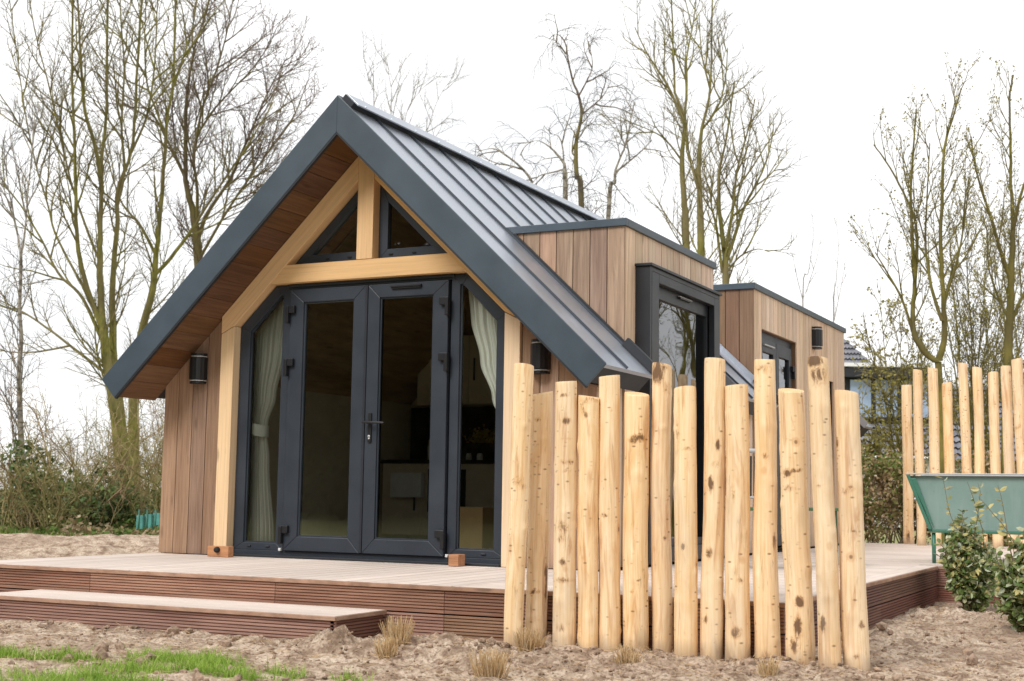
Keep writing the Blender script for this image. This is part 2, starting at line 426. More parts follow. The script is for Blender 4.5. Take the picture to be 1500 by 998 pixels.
# ------------------------------------------------------------------ house constants
H, W, E, T = 3.6746, 2.3177, 1.4669, 0.9525
PHI = math.atan(T); SP, CP = math.sin(PHI), math.cos(PHI)
TH = 0.206; OV = 0.4425; LEN = 8.536
zr = lambda x: H - T * abs(x)                  # roof surface
zs = lambda x: H - TH / CP - T * abs(x)        # underside of the overhang
XW = 2.05                                      # outer face of the side walls
house = empty('timber_cabin', (0, 0, GZ), 'small brown timber cabin with steep anthracite metal roof and glazed gable', 'cabin')

def P3(x, y, z): return V((x, y, z))

# --- cladding helper: upright boards between two height functions
def boards(mb, u0, u1, zb, zt, face, n=None, width=.165, thick=.022, gap=.007, off=0.0):
    """face(u, z, d) -> point, d is depth behind the outer face"""
    k = n or max(1, round(abs(u1 - u0) / width)); st = (u1 - u0) / k
    sg = 1 if st > 0 else -1
    for i in range(k):
        a = u0 + st * i + sg * gap / 2; b = u0 + st * (i + 1) - sg * gap / 2
        j = random.uniform(0, .003)
        q = [face(a, zb(a), j), face(b, zb(b), j), face(b, zt(b), j), face(a, zt(a), j)]
        mb.prism(q, face(a, 0, thick + j) - face(a, 0, j), (0, 0, 1))

ground0 = lambda u: 0.004
# front wall: cladding left and right of the timber frame
ff = lambda u, z, d: V((u, .035 + d, z))
for s in (-1, 1):
    mb = MB(); boards(mb, s * XW, s * 1.43, ground0, lambda u: zs(u) - .002, ff, width=.165)
    fw = mb.build('front_wall', M['cladding'], house)
    mb = MB()
    mb.prism([(s * 1.30, .062, 0), (s * (XW - .01), .062, 0), (s * (XW - .01), .062, zs(XW - .01)), (s * 1.30, .062, zs(1.30))], (0, .1, 0))
    mb.build('wall_core', M['void'], fw)
# side walls
mb = MB()
fr_ = lambda u, z, d: V((XW - d, u, z)); fl_ = lambda u, z, d: V((-XW + d, u, z))
for a, b in ((.04, .55), (2.79, 4.07), (8.13, 8.40)):
    boards(mb, a, b, ground0, lambda u: zs(XW) - .002, fr_)
sw = mb.build('side_wall', M['cladding_pale'], house)
mb = MB(); boards(mb, .04, 8.40, ground0, lambda u: zs(XW) - .002, fl_)
swl = mb.build('side_wall', M['cladding'], house)
mb = MB()
mb.box(-XW + .026, -XW + .12, .17, 8.38, 0, zs(XW) - .005)
mb.build('wall_core', M['void'], swl)
mb = MB()
for a, b in ((.17, .70), (2.70, 4.2), (8.1, 8.38)): mb.box(XW - .12, XW - .026, a, b, 0, zs(XW) - .005)
mb.build('wall_core', M['void'], sw)
mb = MB()
boards(mb, -XW, XW, ground0, lambda u: zs(u) - .002, lambda u, z, d: V((u, 8.42 - d, z)))
mb.prism([(-XW + .03, 8.36, 0), (XW - .03, 8.36, 0), (XW - .03, 8.36, zs(XW - .03)), (0, 8.36, zs(0)), (-XW + .03, 8.36, zs(XW - .03))], (0, -.06, 0))
mb.build('back_wall', M['cladding'], house)
mb = MB()
mb.box(-XW, XW, .02, 8.4, GZ - .05, -.004)
mb.build('foundation', M['void'], house)

# --- timber frame (front face y = 0)
def beam(name, poly, y0=0.0, dep=.135, grain=(0, 0, 1), mat='larch'):
    m = MB(); m.prism([P3(x, y0, z) for x, z in poly], (0, dep, 0), grain)
    return m.build(name, M[mat], house, .004)
zk = lambda x: 3.176 - T * abs(x)              # underside of the rafters
WI, WO = 1.293, 1.427
for s in (-1, 1):
    # post, cut along the rafter joint
    beam('post', [(s * WO, 0.0), (s * WI, 0.0), (s * WI, zk(WI) - .004), (s * WO, zk(WO) + .06)], mat='larch_post')
    beam('rafter', [(s * (WO + .002), zk(WO) + .066), (s * WI, zk(WI) + .001), (s * .079, zk(.079)), (s * .079, zs(.079) - .004), (s * (WO + .002), zs(WO) - .004)], 0.0, .135, (s * 1, 0, -T))
beam('tie_beam', [(-.938, 2.284), (.938, 2.284), (.938 - .157 / T + .006, 2.437), (-.938 + .157 / T - .006, 2.437)], .0025, .13, (1, 0, 0))
beam('king_post', [(-.077, 2.439), (.077, 2.439), (.077, zs(.077) - .004), (0, zs(0) - .004), (-.077, zs(.077) - .004)], -.003, .135)

# --- roof
roof_bm = MB()
NR = V((SP, 0, CP))                            # outward normal of the right slope
def slope_pt(s, x, y, up=0.0): return V((s * (x + up * SP), y, zr(x) + up * CP))
def slab(mbx, s, x0, x1, y0, y1, top=0.0, th=.03):
    mbx.prism([slope_pt(s, x0, y0, top), slope_pt(s, x1, y0, top), slope_pt(s, x1, y0, top - th), slope_pt(s, x0, y0, top - th)], (0, y1 - y0, 0), (s, 0, -T))
spans = [(-OV, .55, W), (.55, 2.79, 1.04), (2.79, 4.07, W), (4.07, 8.13, 1.04), (8.13, LEN, W)]
slab(roof_bm, -1, 0, W, -OV, LEN)
for y0, y1, x1 in spans: slab(roof_bm, 1, 0, x1, y0, y1)
# small lips where the sheets end at the dormers
for y in (2.80, 4.055, 8.145): slab(roof_bm, 1, 1.04, W - .004, y - .008, y + .008, .05, .052)
roof = roof_bm.build('roof', M['steel'], house)
k = 0
while -.03 + .53 * k < LEN - .1:
    y = -.03 + .53 * k; k += 1
    if abs(y - .5) < .02: y = .515
    for s in (-1, 1):
        x1 = W if s < 0 else [q[2] for q in spans if q[0] <= y < q[1]][0]
        m = MB(); slab(m, s, .1, x1 - .003, y - .007, y + .007, .019, .022); m.build('standing_seam', M['seam'], roof)
mb = MB()                                       # deep dark structure under the sheet
def core(s, x0, x1, y0, y1, tp=-.031, bt=-TH + .024):
    mb.prism([slope_pt(s, x0, y0, tp), slope_pt(s, x1, y0, tp), slope_pt(s, x1, y0, bt), slope_pt(s, x0, y0, bt)], (0, y1 - y0, 0), (0, 1, 0))
core(-1, .2, W - .012, -OV + .02, LEN - .01)
for y0, y1, x1 in spans: core(1, .2, x1 - .012, y0 + (.02 if y0 < 0 else 0), y1)
mb.build('eave_box', M['dark_steel'], roof)
for s in (-1, 1):
    m = MB()                                    # flat metal verge board
    hi, lo = .012, -TH
    y0, y1 = -OV - .012, -OV + .008
    def vp(x, up): return V((s * (x + up * SP), y0, zr(x) + up * CP))
    m.prism([V((0, y0, H + hi / CP)), V((s * (W + hi * SP * 0 + .006), y0, zr(W + .006) + hi / CP)), vp(W + .004, hi * .2), vp(W + .004, lo), V((0, y0, H - TH / CP))], (0, y1 - y0, 0), (s, 0, -T))
    m.build('verge_board', M['fascia'], roof, .003)
    m = MB()                                    # dark drip lip along the lower edge
    m.prism([V((0, y0 + .004, H - TH / CP)), V((s * (W + .004 - TH * SP), y0 + .004, zr(W + .004) - TH * CP)), V((s * (W + .004 - (TH + .014) * SP), y0 + .004, zr(W + .004) - (TH + .014) * CP)), V((0, y0 + .004, H - (TH + .014) / CP))], (0, .03, 0))
    m.build('drip_edge', M['dark_steel'], roof)
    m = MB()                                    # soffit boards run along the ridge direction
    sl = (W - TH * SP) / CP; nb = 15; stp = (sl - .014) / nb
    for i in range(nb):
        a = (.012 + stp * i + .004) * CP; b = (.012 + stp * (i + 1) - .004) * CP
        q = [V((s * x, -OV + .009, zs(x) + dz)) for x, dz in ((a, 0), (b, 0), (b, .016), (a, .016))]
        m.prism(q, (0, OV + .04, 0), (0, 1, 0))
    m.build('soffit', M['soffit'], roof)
mb = MB()                                       # raised ridge capping with its dark slot
for s in (-1, 1):
    slab(mb, s, -.0, .115, -OV + .06, LEN, .062, .012)
    for k in range(22):
        y = -.25 + k * .4
        slab(mb, s, .085, .097, y, y + .012, .066, .006)
mb.build('ridge_cap', M['steel'], roof, .002)
mb = MB()
for s in (-1, 1): slab(mb, s, .0, .085, -OV + .05, LEN - .01, .05, .052)
mb.build('ridge_vent', M['dark_steel'], roof)

# --- interior shell
mb = MB(); mb.box(-1.9, 1.92, .2, 8.3, -.003, .012, 1); mb.build('interior_floor', M['inner_floor'], house)
mb = MB()
for s in (-1, 1):
    mb.prism([V((s * 0, .17, zs(0) - .01)), V((s * 1.92, .17, zs(1.92) - .01)), V((s * 1.92, .17, zs(1.92) - .03)), V((s * 0, .17, zs(0) - .03))], (0, 8.1, 0), (0, 1, 0)) if s < 0 else None
for y0, y1, x1 in ((.17, .60, 1.92), (.60, 2.72, .99), (2.72, 4.12, 1.92), (4.12, 8.1, .99)):
    mb.prism([V((0, y0, zs(0) - .012)), V((x1, y0, zs(x1) - .012)), V((x1, y0, zs(x1) - .03)), V((0, y0, zs(0) - .03))], (0, y1 - y0, 0), (0, 1, 0))
mb.build('interior_ceiling', M['inner_ceiling'], house)
mb = MB(); mb.box(-1.925, -1.91, .18, 8.3, .012, 1.6); mb.prism([(-1.9, 4.0, .012), (1.9, 4.0, .012), (1.9, 4.0, zs(1.9) - .04), (0, 4.0, zs(0) - .04), (-1.9, 4.0, zs(1.9) - .04)], (0, .06, 0))
mb.build('interior_wall', M['inner_wall'], house)

# --- glazing of the gable: frames, sidelights, double door
YF = .085                                       # face of the fixed frame
def poly_frame(mbx, outer, inner, y, dep): mbx.ring_frame([P3(x, y, z) for x, z in outer], [P3(x, y, z) for x, z in inner], (0, dep, 0))
def pane(poly, y, parent, name='pane', mat='glass'):
    m = MB(); n = len(poly)
    m.add([P3(x, y, z) for x, z in poly], [tuple(range(n))]); return m.build(name, M[mat], parent)
ft = 2.279
xk = (3.176 - ft) / T                            # where the raked corner meets the head
mb = MB()
mb.prism([P3(-WI + .003, YF, .003), P3(WI - .003, YF, .003), P3(WI - .003, YF, .055), P3(-WI + .003, YF, .055)], (0, .08, 0), (1, 0, 0))
door_frame = mb.build('door_frame', M['frame'], house, .003)
mb = MB(); mb.box(-.80, .80, YF + .002, YF + .075, 2.236, ft, 0)
mb.box(-.805, .805, YF - .02, YF + .003, 2.258, ft - .002, 0)
mb.build('frame_head', M['frame'], door_frame, .003)
mb = MB(); mb.box(-1.40, 1.29, -.02, .08, .002, .02, 0); mb.build('threshold', M['dark_steel'], door_frame, .003)
for s in (-1, 1):
    o = [(s * (WI - .004), .056), (s * .775, .056), (s * .775, ft - .003), (s * (xk - .01), ft - .003), (s * (WI - .004), zk(WI - .004) - .008)]
    i_ = [(s * 1.186, .116), (s * .853, .116), (s * .853, 2.196), (s * (1.186 - (2.196 - 1.90) / T), 2.196), (s * 1.186, 1.90)]
    if i_[3][0] * s < .86: i_[3] = (s * .875, 2.196)
    m = MB(); poly_frame(m, o, i_, YF, .07)
    sl = m.build('side_window', M['frame'], house, .004)
    m = MB()                                     # slim glazing bead
    i2 = [(s * (abs(x) + (-.011 if abs(x) > 1.0 else .011)), z + (.011 if z < 1 else -.011)) for x, z in i_]
    poly_frame(m, i_, i2, YF + .018, .02); m.build('glazing_bead', M['frame'], sl)
    pane(i2, YF + .03, sl)
    for q in (.93, 1.12) if s < 0 else (1.10,):
        m = MB(); m.box(s * q - .02, s * q + .02, YF - .012, YF, .082, .094); m.build('drain_cap', M['frame'], sl, .003)
# door leaves
for s in (-1, 1):
    x0, x1 = s * .012, s * .762
    z0, z1 = .058, 2.232
    o = [(x0, z0), (x1, z0), (x1, z1), (x0, z1)]
    g = [(s * .125, .176), (s * .624, .176), (s * .624, 2.122), (s * .125, 2.122)]
    m = MB(); poly_frame(m, o, g, YF - .028, .075)
    leaf = m.build('door', M['frame'], house, .005)
    g2 = [(s * .137, .188), (s * .612, .188), (s * .612, 2.11), (s * .137, 2.11)]
    m = MB(); poly_frame(m, g, g2, YF - .012, .02); m.build('glazing_bead', M['frame'], leaf)
    pane(g2, YF - .002, leaf)
    for z in (2.03, 1.585, .20):                 # chunky black hinges
        m = MB(); cx = s * .745
        m.box(cx - .048 if s > 0 else cx - .03, cx + .03 if s > 0 else cx + .048, YF - .062, YF - .028, z, z + .065)
        m.box(cx + s * .022 - .016, cx + s * .022 + .016, YF - .07, YF - .028, z - .085, z + .062)
        m.build('hinge', M['black'], leaf, .006)
    if s > 0:
        m = MB(); yy = YF - .028
        m.box(.048, .080, yy - .014, yy, .945, 1.185)
        m.tube([V((.064, yy - .012, 1.105)), V((.064, yy - .06, 1.105))], [.011, .011], 10, cap=True)
        m.tube([V((.020, yy - .056, 1.105)), V((.10, yy - .056, 1.105)), V((.225, yy - .052, 1.101))], [.010, .010, .009], 10, cap=True)
        hd = m.build('handle', M['black'], leaf, .003)
        m = MB(); m.tube([V((.064, yy - .013, .995)), V((.064, yy - .018, .995))], [.011, .011], 12, cap=True)
        m.box(.057, .071, yy - .018, yy - .013, .972, .992); m.build('lock_cylinder', M['chrome'], hd)
        m = MB(); m.box(.235, .52, yy - .026, yy, 2.196, 2.213); m.box(.24, .515, yy - .018, yy, 2.184, 2.196); m.build('vent', M['black'], leaf, .003)
    m = MB(); m.box(s * .79 - .012, s * .79 + .012, YF - .03, YF - .001, .054, .078); m.build('hinge_cap', M['white'], leaf, .003)
m = MB(); m.box(-.0105, .0105, YF - .034, YF - .0, .06, 2.23); m.build('meeting_strip', M['frame_black'], door_frame, .003)
# gable windows
for s in (-1, 1):
    yb = YF + .005
    zb = 2.440; xi = s * .079
    top = zk(.079) - .004
    o = [(xi, zb), (s * ((3.176 - zb) / T - .004), zb), (xi, top)]
    w = .075
    gx = .079 + (.085 if s > 0 else .06); gz = zb + .085
    lim = 3.176 - w / CP
    i_ = [(s * gx, gz), (s * (lim - gz) / T, gz), (s * gx, lim - T * gx)]
    m = MB(); poly_frame(m, o, i_, yb, .06)
    gw = m.build('gable_window', M['frame'], house, .003)
    pane(i_, yb + .035, gw)
    for q in (.2, .42):
        m = MB(); m.box(s * q - .018, s * q + .018, yb - .01, yb, zb + .035, zb + .047); m.build('drain_cap', M['black'], gw, .002)

# --- dormers (their side faces stand over the side wall)
XD = 2.062; ZD = 2.722
def dormer(y0, y1, openings, front_mat, side_mat):
    mb = MB()
    ffd = lambda u, z, d: V((u, y0 + d, z))
    # front cheek, follows the roof slope
    us = [1.0 + (XD - 1.0) * i / 7 for i in range(8)]
    boards(mb, 1.03, XD - .001, lambda u: zr(u) + .02, lambda u: ZD - .06, ffd, n=7)
    dm = mb.build('dormer', M[front_mat], house)
    mb = MB()
    boards(mb, 1.03, XD - .001, lambda u: zr(u) + .02, lambda u: ZD - .06, lambda u, z, d: V((u, y1 - d, z)), n=7)
    # side face with its openings
    fs = lambda u, z, d: V((XD - d, u, z))
    cuts = sorted(set([y0 + .024, y1 - .024] + [q for o in openings for q in o[:2]]))
    w = .15
    for a, b in zip(cuts[:-1], cuts[1:]):
        op = [o for o in openings if o[0] <= a + 1e-6 and o[1] >= b - 1e-6]
        zl = op[0][3] + .002 if op else .004
        boards(mb, a, b, lambda u: zl, lambda u: ZD - .06, fs, width=w)
    mb.build('dormer_side', M[side_mat], dm)
    mb = MB()
    mb.prism([(1.05, y0 + .026, zr(1.05) - .05), (XD - .03, y0 + .026, zr(XD) - .25), (XD - .03, y0 + .026, ZD - .08), (1.05, y0 + .026, ZD - .08)], (0, .06, 0))
    mb.prism([(1.05, y1 - .09, zr(1.05) - .05), (XD - .03, y1 - .09, zr(XD) - .25), (XD - .03, y1 - .09, ZD - .08), (1.05, y1 - .09, ZD - .08)], (0, .06, 0))
    for a, b in zip(cuts[:-1], cuts[1:]):
        op = [o for o in openings if o[0] <= a + 1e-6 and o[1] >= b - 1e-6]
        zl = op[0][3] + .004 if op else .0
        mb.box(XD - .10, XD - .026, a, b, zl, ZD - .08)
    mb.build('dormer_core', M['void'], dm)
    mb = MB()                                    # roof trim
    mb.box(.955, XD + .022, y0 - .022, y0 + .03, ZD - .062, ZD, 0)
    mb.box(XD - .03, XD + .022, y0 + .03, y1 + .022, ZD - .062, ZD, 1)
    mb.box(.955, XD - .03, y1 - .03, y1 + .022, ZD - .062, ZD, 0)
    mb.box(.955, XD - .03, y0 + .03, y1 - .03, ZD - .06, ZD - .006, 0)
    mb.build('roof_trim', M['fascia'], dm, .004)
    mb = MB()                                    # flashing between roof sheet and cheek
    mb.prism([slope_pt(1, 1.07, y0 - .02, .004), slope_pt(1, XD + .0, y0 - .02, .004), slope_pt(1, XD + .0, y0 - .02, .035), slope_pt(1, 1.07, y0 - .02, .035)], (0, .012, 0))
    mb.prism([slope_pt(1, XD, y0 - .055, .006), slope_pt(1, W, y0 - .055, .006), slope_pt(1, W, y0 - .055, .075), slope_pt(1, XD, y0 - .055, .075)], (0, .05, 0))
    mb.build('flashing', M['dark_steel'], dm)
    return dm
BY0, BY1 = .79, 2.58
d1 = dormer(.55, 2.79, [(BY0, BY1, 0, 2.375)], 'cladding_grey', 'cladding_pale')
d1['label'] = 'pale brown boarded dormer with black bay window'
DO0, DO1 = 4.37, 5.76; HO0, HO1 = 6.75, 7.50
d2 = dormer(4.07, 8.13, [(DO0, DO1, 0, 2.285), (HO0, HO1, 0, 1.98)], 'cladding_side', 'cladding_pale')
d2['label'] = 'brown boarded dormer with terrace doors'
# bay window box
XB = 2.187
mb = MB()
mb.box(XD - .02, XB, BY0, BY0 + .035, .02, 2.372, 2)                     # cheeks
mb.box(XD - .02, XB, BY1 - .035, BY1, .02, 2.372, 2)
mb.box(XD - .02, XB, BY0 + .035, BY1 - .035, 2.337, 2.372, 1)
mb.box(XB - .05, XB + .002, BY0 + .037, BY0 + .20, .02, 2.335, 2)       # face frame
mb.box(XB - .05, XB + .002, BY1 - .165, BY1 - .037, .02, 2.335, 2)
mb.box(XB - .05, XB + .002, BY0 + .20, BY1 - .165, 2.262, 2.335, 1)
mb.box(XB - .05, XB + .002, BY0 + .20, BY1 - .165, .02, .14, 1)
bay = mb.build('bay_window', M['frame_black'], house, .003)
mb = MB(); mb.box(XD - .02, XB + .02, BY0 - .018, BY1 + .018, 2.374, 2.396, 1); mb.build('top_cover', M['frame_black'], bay, .003)
mb = MB()
ys0, ys1 = BY0 + .17, BY1 - .15
poly = lambda a, b, c, d, x: [V((x, a, c)), V((x, b, c)), V((x, b, d)), V((x, a, d))]
mb.ring_frame(poly(ys0, ys1, .10, 2.29, 2.085), poly(ys0 + .075, ys1 - .055, .2, 2.158, 2.085), (.04, 0, 0))
mb.build('sash', M['frame_black'], bay, .003)
mb = MB(); mb.add(poly(ys0 + .075, ys1 - .055, .2, 2.158, 2.10), [(0, 1, 2, 3)]); mb.build('pane', M['glass_side'], bay)
mb = MB(); mb.box(2.125, 2.15, 1.62, 1.90, 2.222, 2.236); mb.build('vent', M['black'], bay, .002)
mb = MB(); mb.box(2.132, 2.153, 1.60, 1.92, 2.236, 2.242); mb.build('vent_cover', M['grey_rail'], bay, .002)
# terrace doors in the second dormer
mb = MB()
mb.box(1.93, 2.0, DO0 + .003, DO0 + .06, .01, 2.28, 2); mb.box(1.93, 2.0, DO1 - .06, DO1 - .003, .01, 2.28, 2); mb.box(1.93, 2.0, DO0 + .06, DO1 - .06, 2.21, 2.28, 1)
tdf = mb.build('terrace_door_frame', M['frame'], house, .003)
ym = (DO0 + DO1) / 2
for a, b in ((DO0 + .065, ym - .004), (ym + .004, DO1 - .065)):
    m = MB(); m.ring_frame(poly(a, b, .04, 2.205, 1.975), poly(a + .11, b - .11, .16, 2.07, 1.975), (.045, 0, 0))
    td = m.build('terrace_door', M['frame'], house, .004)
    m = MB(); m.add(poly(a + .11, b - .11, .16, 2.07, 1.995), [(0, 1, 2, 3)]); m.build('pane', M['glass_side'], td)
    if a < ym - .1:
        m = MB(); m.box(2.02, 2.045, a + .12, b - .12, 2.135, 2.15); m.build('vent', M['grey_rail'], td, .002)
    else:
        for z in (1.62, 1.95, .25):
            m = MB(); m.box(2.02, 2.055, b - .05, b + .03, z, z + .06); m.box(2.02, 2.06, b - .01, b + .02, z - .08, z + .06); m.build('hinge', M['black'], td, .005)
mb = MB(); mb.box(1.90, XD - .02, DO0 + .001, DO1 - .001, 2.283, 2.287, 1)
mb.box(1.93, XD - .015, DO0 - .012, DO0 + .0025, .01, 2.283, 2); mb.box(1.93, XD - .015, DO1 - .0025, DO1 + .012, .01, 2.283, 2)
mb.build('door_reveal', M['cladding_side'], tdf)
mb = MB(); boards(mb, HO0 + .005, HO1 - .005, ground0, lambda u: 1.976, lambda u, z, d: V((2.02 - d, u, z)), width=.15)
mb.build('storage_door', M['cladding_side'], house)

# --- wall lamps: half round black up and down lights
def wall_lamp(pos, nrm, label):
    r = empty('wall_lamp', pos, label, 'lamp', 'black wall lamps on the cabin')
    n = V(nrm).normalized(); t = n.cross(V((0, 0, 1))); p = V(pos)
    def dsec(rad, z0, z1, mbx, back=0.0):
        pts = []
        k = 14
        for i in range(k + 1):
            a = math.pi * i / k
            fl = 1 + (.035 if i % 2 else 0)
            pts.append(p + t * (rad * fl * math.cos(a)) + n * (back + .03 + rad * 1.05 * fl * math.sin(a)) + V((0, 0, z0)))
        pts = [p + t * rad + n * back + V((0, 0, z0))] + pts + [p - t * rad + n * back + V((0, 0, z0))]
        mbx.prism(pts, (0, 0, z1 - z0))
    m = MB(); dsec(.074, -.095, .095, m); m.build('body', M['black'], r)
    for z0, z1 in ((.1, .108), (-.108, -.1)):
        m = MB(); dsec(.064, z0, z1, m); m.build('lens_ring', M['chrome'], r)
    for z0, z1 in ((.112, .130), (-.130, -.112)):
        m = MB(); dsec(.068, z0, z1, m); m.build('cap', M['black'], r)
    m = MB(); m.prism([p + t * .06 + V((0, 0, -.1)), p - t * .06 + V((0, 0, -.1)), p - t * .06 + V((0, 0, .1)), p + t * .06 + V((0, 0, .1))], n * .028); m.build('back_plate', M['black'], r)
    return r
wall_lamp((-1.665, .034, 1.585), (0, -1, 0), 'black half round wall lamp under the left eave beside the pale post')
wall_lamp((1.60, .034, 1.585), (0, -1, 0), 'black wall lamp tucked behind the right slope of the roof, above the first log')
wall_lamp((XD + .001, 6.52, 2.42), (1, 0, 0), 'black wall lamp on the pale boards right of the terrace doors')

# --- curtains
def curtain(name, label, edges, y, nf, seed, tie=None):
    """edges: list of (z, x left, x right, fold depth)"""
    r = empty(name, (edges[0][1], y, 2.2), label, 'curtain', 'curtains behind the gable glazing')
    rnd = random.Random(seed); ph = [rnd.uniform(0, 6.28) for _ in range(4)]
    m = MB(); vs = []; nu, nv = 90, 60
    zs_ = [e[0] for e in edges]
    for j in range(nv + 1):
        z = zs_[0] + (zs_[-1] - zs_[0]) * j / nv
        for q in range(len(edges) - 1):
            if edges[q][0] >= z >= edges[q + 1][0]:
                f = (edges[q][0] - z) / (edges[q][0] - edges[q + 1][0]); f = f * f * (3 - 2 * f) if q else f
                e = [edges[q][k] + (edges[q + 1][k] - edges[q][k]) * f for k in range(4)]; break
        for i in range(nu + 1):
            u = i / nu
            u2 = u + .015 * math.sin(u * 9 + ph[0] + z * 1.3)
            yy = y + e[3] * (math.sin(2 * math.pi * nf * u2 + ph[1]) + .45 * math.sin(2 * math.pi * nf * 1.7 * u2 + ph[2] + z * .8))
            vs.append(V((e[1] + (e[2] - e[1]) * u, yy, z)))
    fs = [(j * (nu + 1) + i, j * (nu + 1) + i + 1, (j + 1) * (nu + 1) + i + 1, (j + 1) * (nu + 1) + i) for j in range(nv) for i in range(nu)]
    m.add(vs, fs, smooth=True); m.build('drape', M['curtain'], r)
    if tie:
        x0, x1, z0, z1 = tie
        m = MB(); pts = []
        vs = []
        for i in range(25):
            a = -math.pi * i / 24
            cx = (x0 + x1) / 2 + (x1 - x0) / 2 * math.cos(a); cy = y - .0 + .075 * math.sin(a)
            dz = (cx - x0) / (x1 - x0) * -.03
            vs += [V((cx, cy, z0 + dz)), V((cx, cy, z1 + dz))]
        m.add(vs, [(2 * i, 2 * i + 2, 2 * i + 3, 2 * i + 1) for i in range(24)], smooth=True); m.build('tie_back', M['curtain'], r)
    return r
curtain('curtain', 'sage grey curtain tied back at half height inside the left side window', [(2.25, -1.28, -.86, .016), (1.75, -1.27, -.92, .016), (1.35, -1.265, -1.01, .013), (1.12, -1.26, -1.085, .01), (1.04, -1.26, -1.09, .01), (.8, -1.26, -1.06, .013), (.1, -1.26, -.99, .018)], .235, 9, 3, (-1.275, -1.07, 1.03, 1.13))
curtain('curtain', 'sage grey curtain swept to the right inside the right side window', [(2.25, .84, 1.24, .016), (1.95, .88, 1.24, .016), (1.6, .97, 1.24, .013), (1.3, 1.08, 1.24, .01), (1.1, 1.16, 1.24, .008), (.1, 1.15, 1.24, .012)], .235, 7, 5)

# --- the kitchen seen through the doors
kit = empty('kitchen_unit', (-.9, 3.7, .012), 'beige kitchen unit with black worktop and splashback inside the cabin', 'kitchen')
def cab(x0, x1, z0, z1, y0, parent, handle=None):
    m = MB(); m.box(x0 + .003, x1 - .003, y0, y0 + .02, z0 + .003, z1 - .003); d = m.build('cabinet_door', M['beige'], parent, .002)
    if handle:
        m = MB(); m.box(handle - .008, handle + .008, y0 - .03, y0 - .018, (z0 + z1) / 2 - .12, (z0 + z1) / 2 + .12); m.build('handle', M['black'], d)
m = MB(); m.box(-1.88, .1, 3.42, 3.98, .1, .86); m.build('base_cabinet', M['beige'], kit)
m = MB(); m.box(-1.89, .12, 3.37, 3.99, .862, .90); m.build('worktop', M['counter'], kit, .003)
m = MB(); m.box(-1.88, .1, 3.97, 3.992, .902, 1.50); m.build('splashback', M['counter'], kit)
m = MB(); m.box(-1.6, .1, 3.62, 3.985, 1.502, 2.25); m.build('wall_cabinet', M['beige'], kit)
for i in range(4): cab(-1.88 + i * .495, -1.88 + (i + 1) * .495, .1, .86, 3.395, kit, -1.88 + i * .495 + .42)
for i in range(3): cab(-1.45 + i * .5, -1.45 + (i + 1) * .5, 1.505, 2.245, 3.596, kit, -1.45 + i * .5 + (.08 if i else .42))
m = MB(); m.box(-1.30, -.85, 3.374, 3.394, .35, .80); m.build('oven_door', M['counter'], kit)
m = MB(); m.box(-1.72, -1.34, 3.30, 3.368, .5, .76); bx_ = m.build('towel', M['white'], None); tag(bx_, 'pale tea towel hanging on the kitchen front', 'towel')
def vase(x, label, name, h, r, mat):
    m = MB(); m.tube([V((x, 3.6, .902)), V((x, 3.6, .902 + h * .6)), V((x, 3.6, .902 + h))], [r, r * 1.05, r * .7], 12, cap=True)
    return tag(m.build(name, M[mat], None), label, 'jar')
vase(-1.42, 'slim pale bottle at the left end of the kitchen worktop', 'bottle', .22, .018, 'white')
vase(-.93, 'small white cup on the dark worktop left of its twin', 'cup', .075, .033, 'white')
vase(-.80, 'small white cup on the dark worktop below the dried flowers', 'cup', .075, .033, 'white')
m = MB()
for i in range(420):
    a = random.uniform(0, 6.28); q = V((-.80 + random.gauss(0, .09), 3.72 + random.gauss(0, .05), 1.10 + abs(random.gauss(0, .06))))
    d = V((random.gauss(0, 1), random.gauss(0, 1), random.gauss(0, 1))).normalized() * .02; e = d.orthogonal() * .6
    m.add([q - d, q + e, q + d, q - e], [(0, 1, 2, 3)])
fl = m.build('dried_flowers', M['loaf'], None); tag(fl, 'bunch of yellow dried flowers on the kitchen worktop', 'flowers')
m = MB(); m.box(-.52, -.02, 2.2, 2.55, .013, .42); bx_ = m.build('cardboard_box', M['card'], None, .004); tag(bx_, 'brown cardboard box standing on the cabin floor behind the right door', 'box')
m = MB()
m.tube([V((-1.905, 3.0, 1.24)), V((-1.87, 3.0, 1.24))], [.12, .11], 24, cap=True)
clk = m.build('wall_clock', M['black'], None); tag(clk, 'round black wall disc on the inner wall seen through the left door', 'clock')
# ------------------------------------------------------------------ deck and step
def ribbed_board(mbx, a, b, z0, z1, nrm, ribs=7, dep=.010, thick=.024):
    """upright board whose outer face is grooved along its length"""
    a = V(a); b = V(b); nrm = V(nrm); ln = (b - a)
    h = z1 - z0; pr = []
    for i in range(ribs):
        s0 = z0 + h * i / ribs; s1 = z0 + h * (i + 1) / ribs; g = (s1 - s0)
        pr += [(s0 + g * .02, -dep), (s0 + g * .24, -dep), (s0 + g * .34, 0), (s0 + g * .92, 0)]
    pr[0] = (z0, 0); pr[1] = (z0 + .001, 0); pr += [(z1, -.001), (z1, -thick), (z0, -thick)]
    base = V((a.x, a.y, 0))
    poly = [base + nrm * d + V((0, 0, z)) for z, d in pr]
    n = len(poly); vs = poly + [p + ln for p in poly]
    fs = [(i, (i + 1) % n, (i + 1) % n + n, i + n) for i in range(n)] + [tuple(range(n - 1, -1, -1)), tuple(range(n, 2 * n))]
    o = random.uniform(0, 40); gd = ln.normalized()
    mbx.add(vs, fs, [V((q.dot(gd) + o, q.z + o * .37, q.dot(nrm))) for q in vs])
DX0, DX1, DY0, DYC, DYB, DXR = -2.06, 4.035, -2.09, 2.72, 8.3, 8.5
deck = empty('deck', (0, -1, GZ), 'low terrace deck of ribbed red brown composite boards around the cabin', 'deck')
m = MB(); w = .146
x = DX0 + w + .004
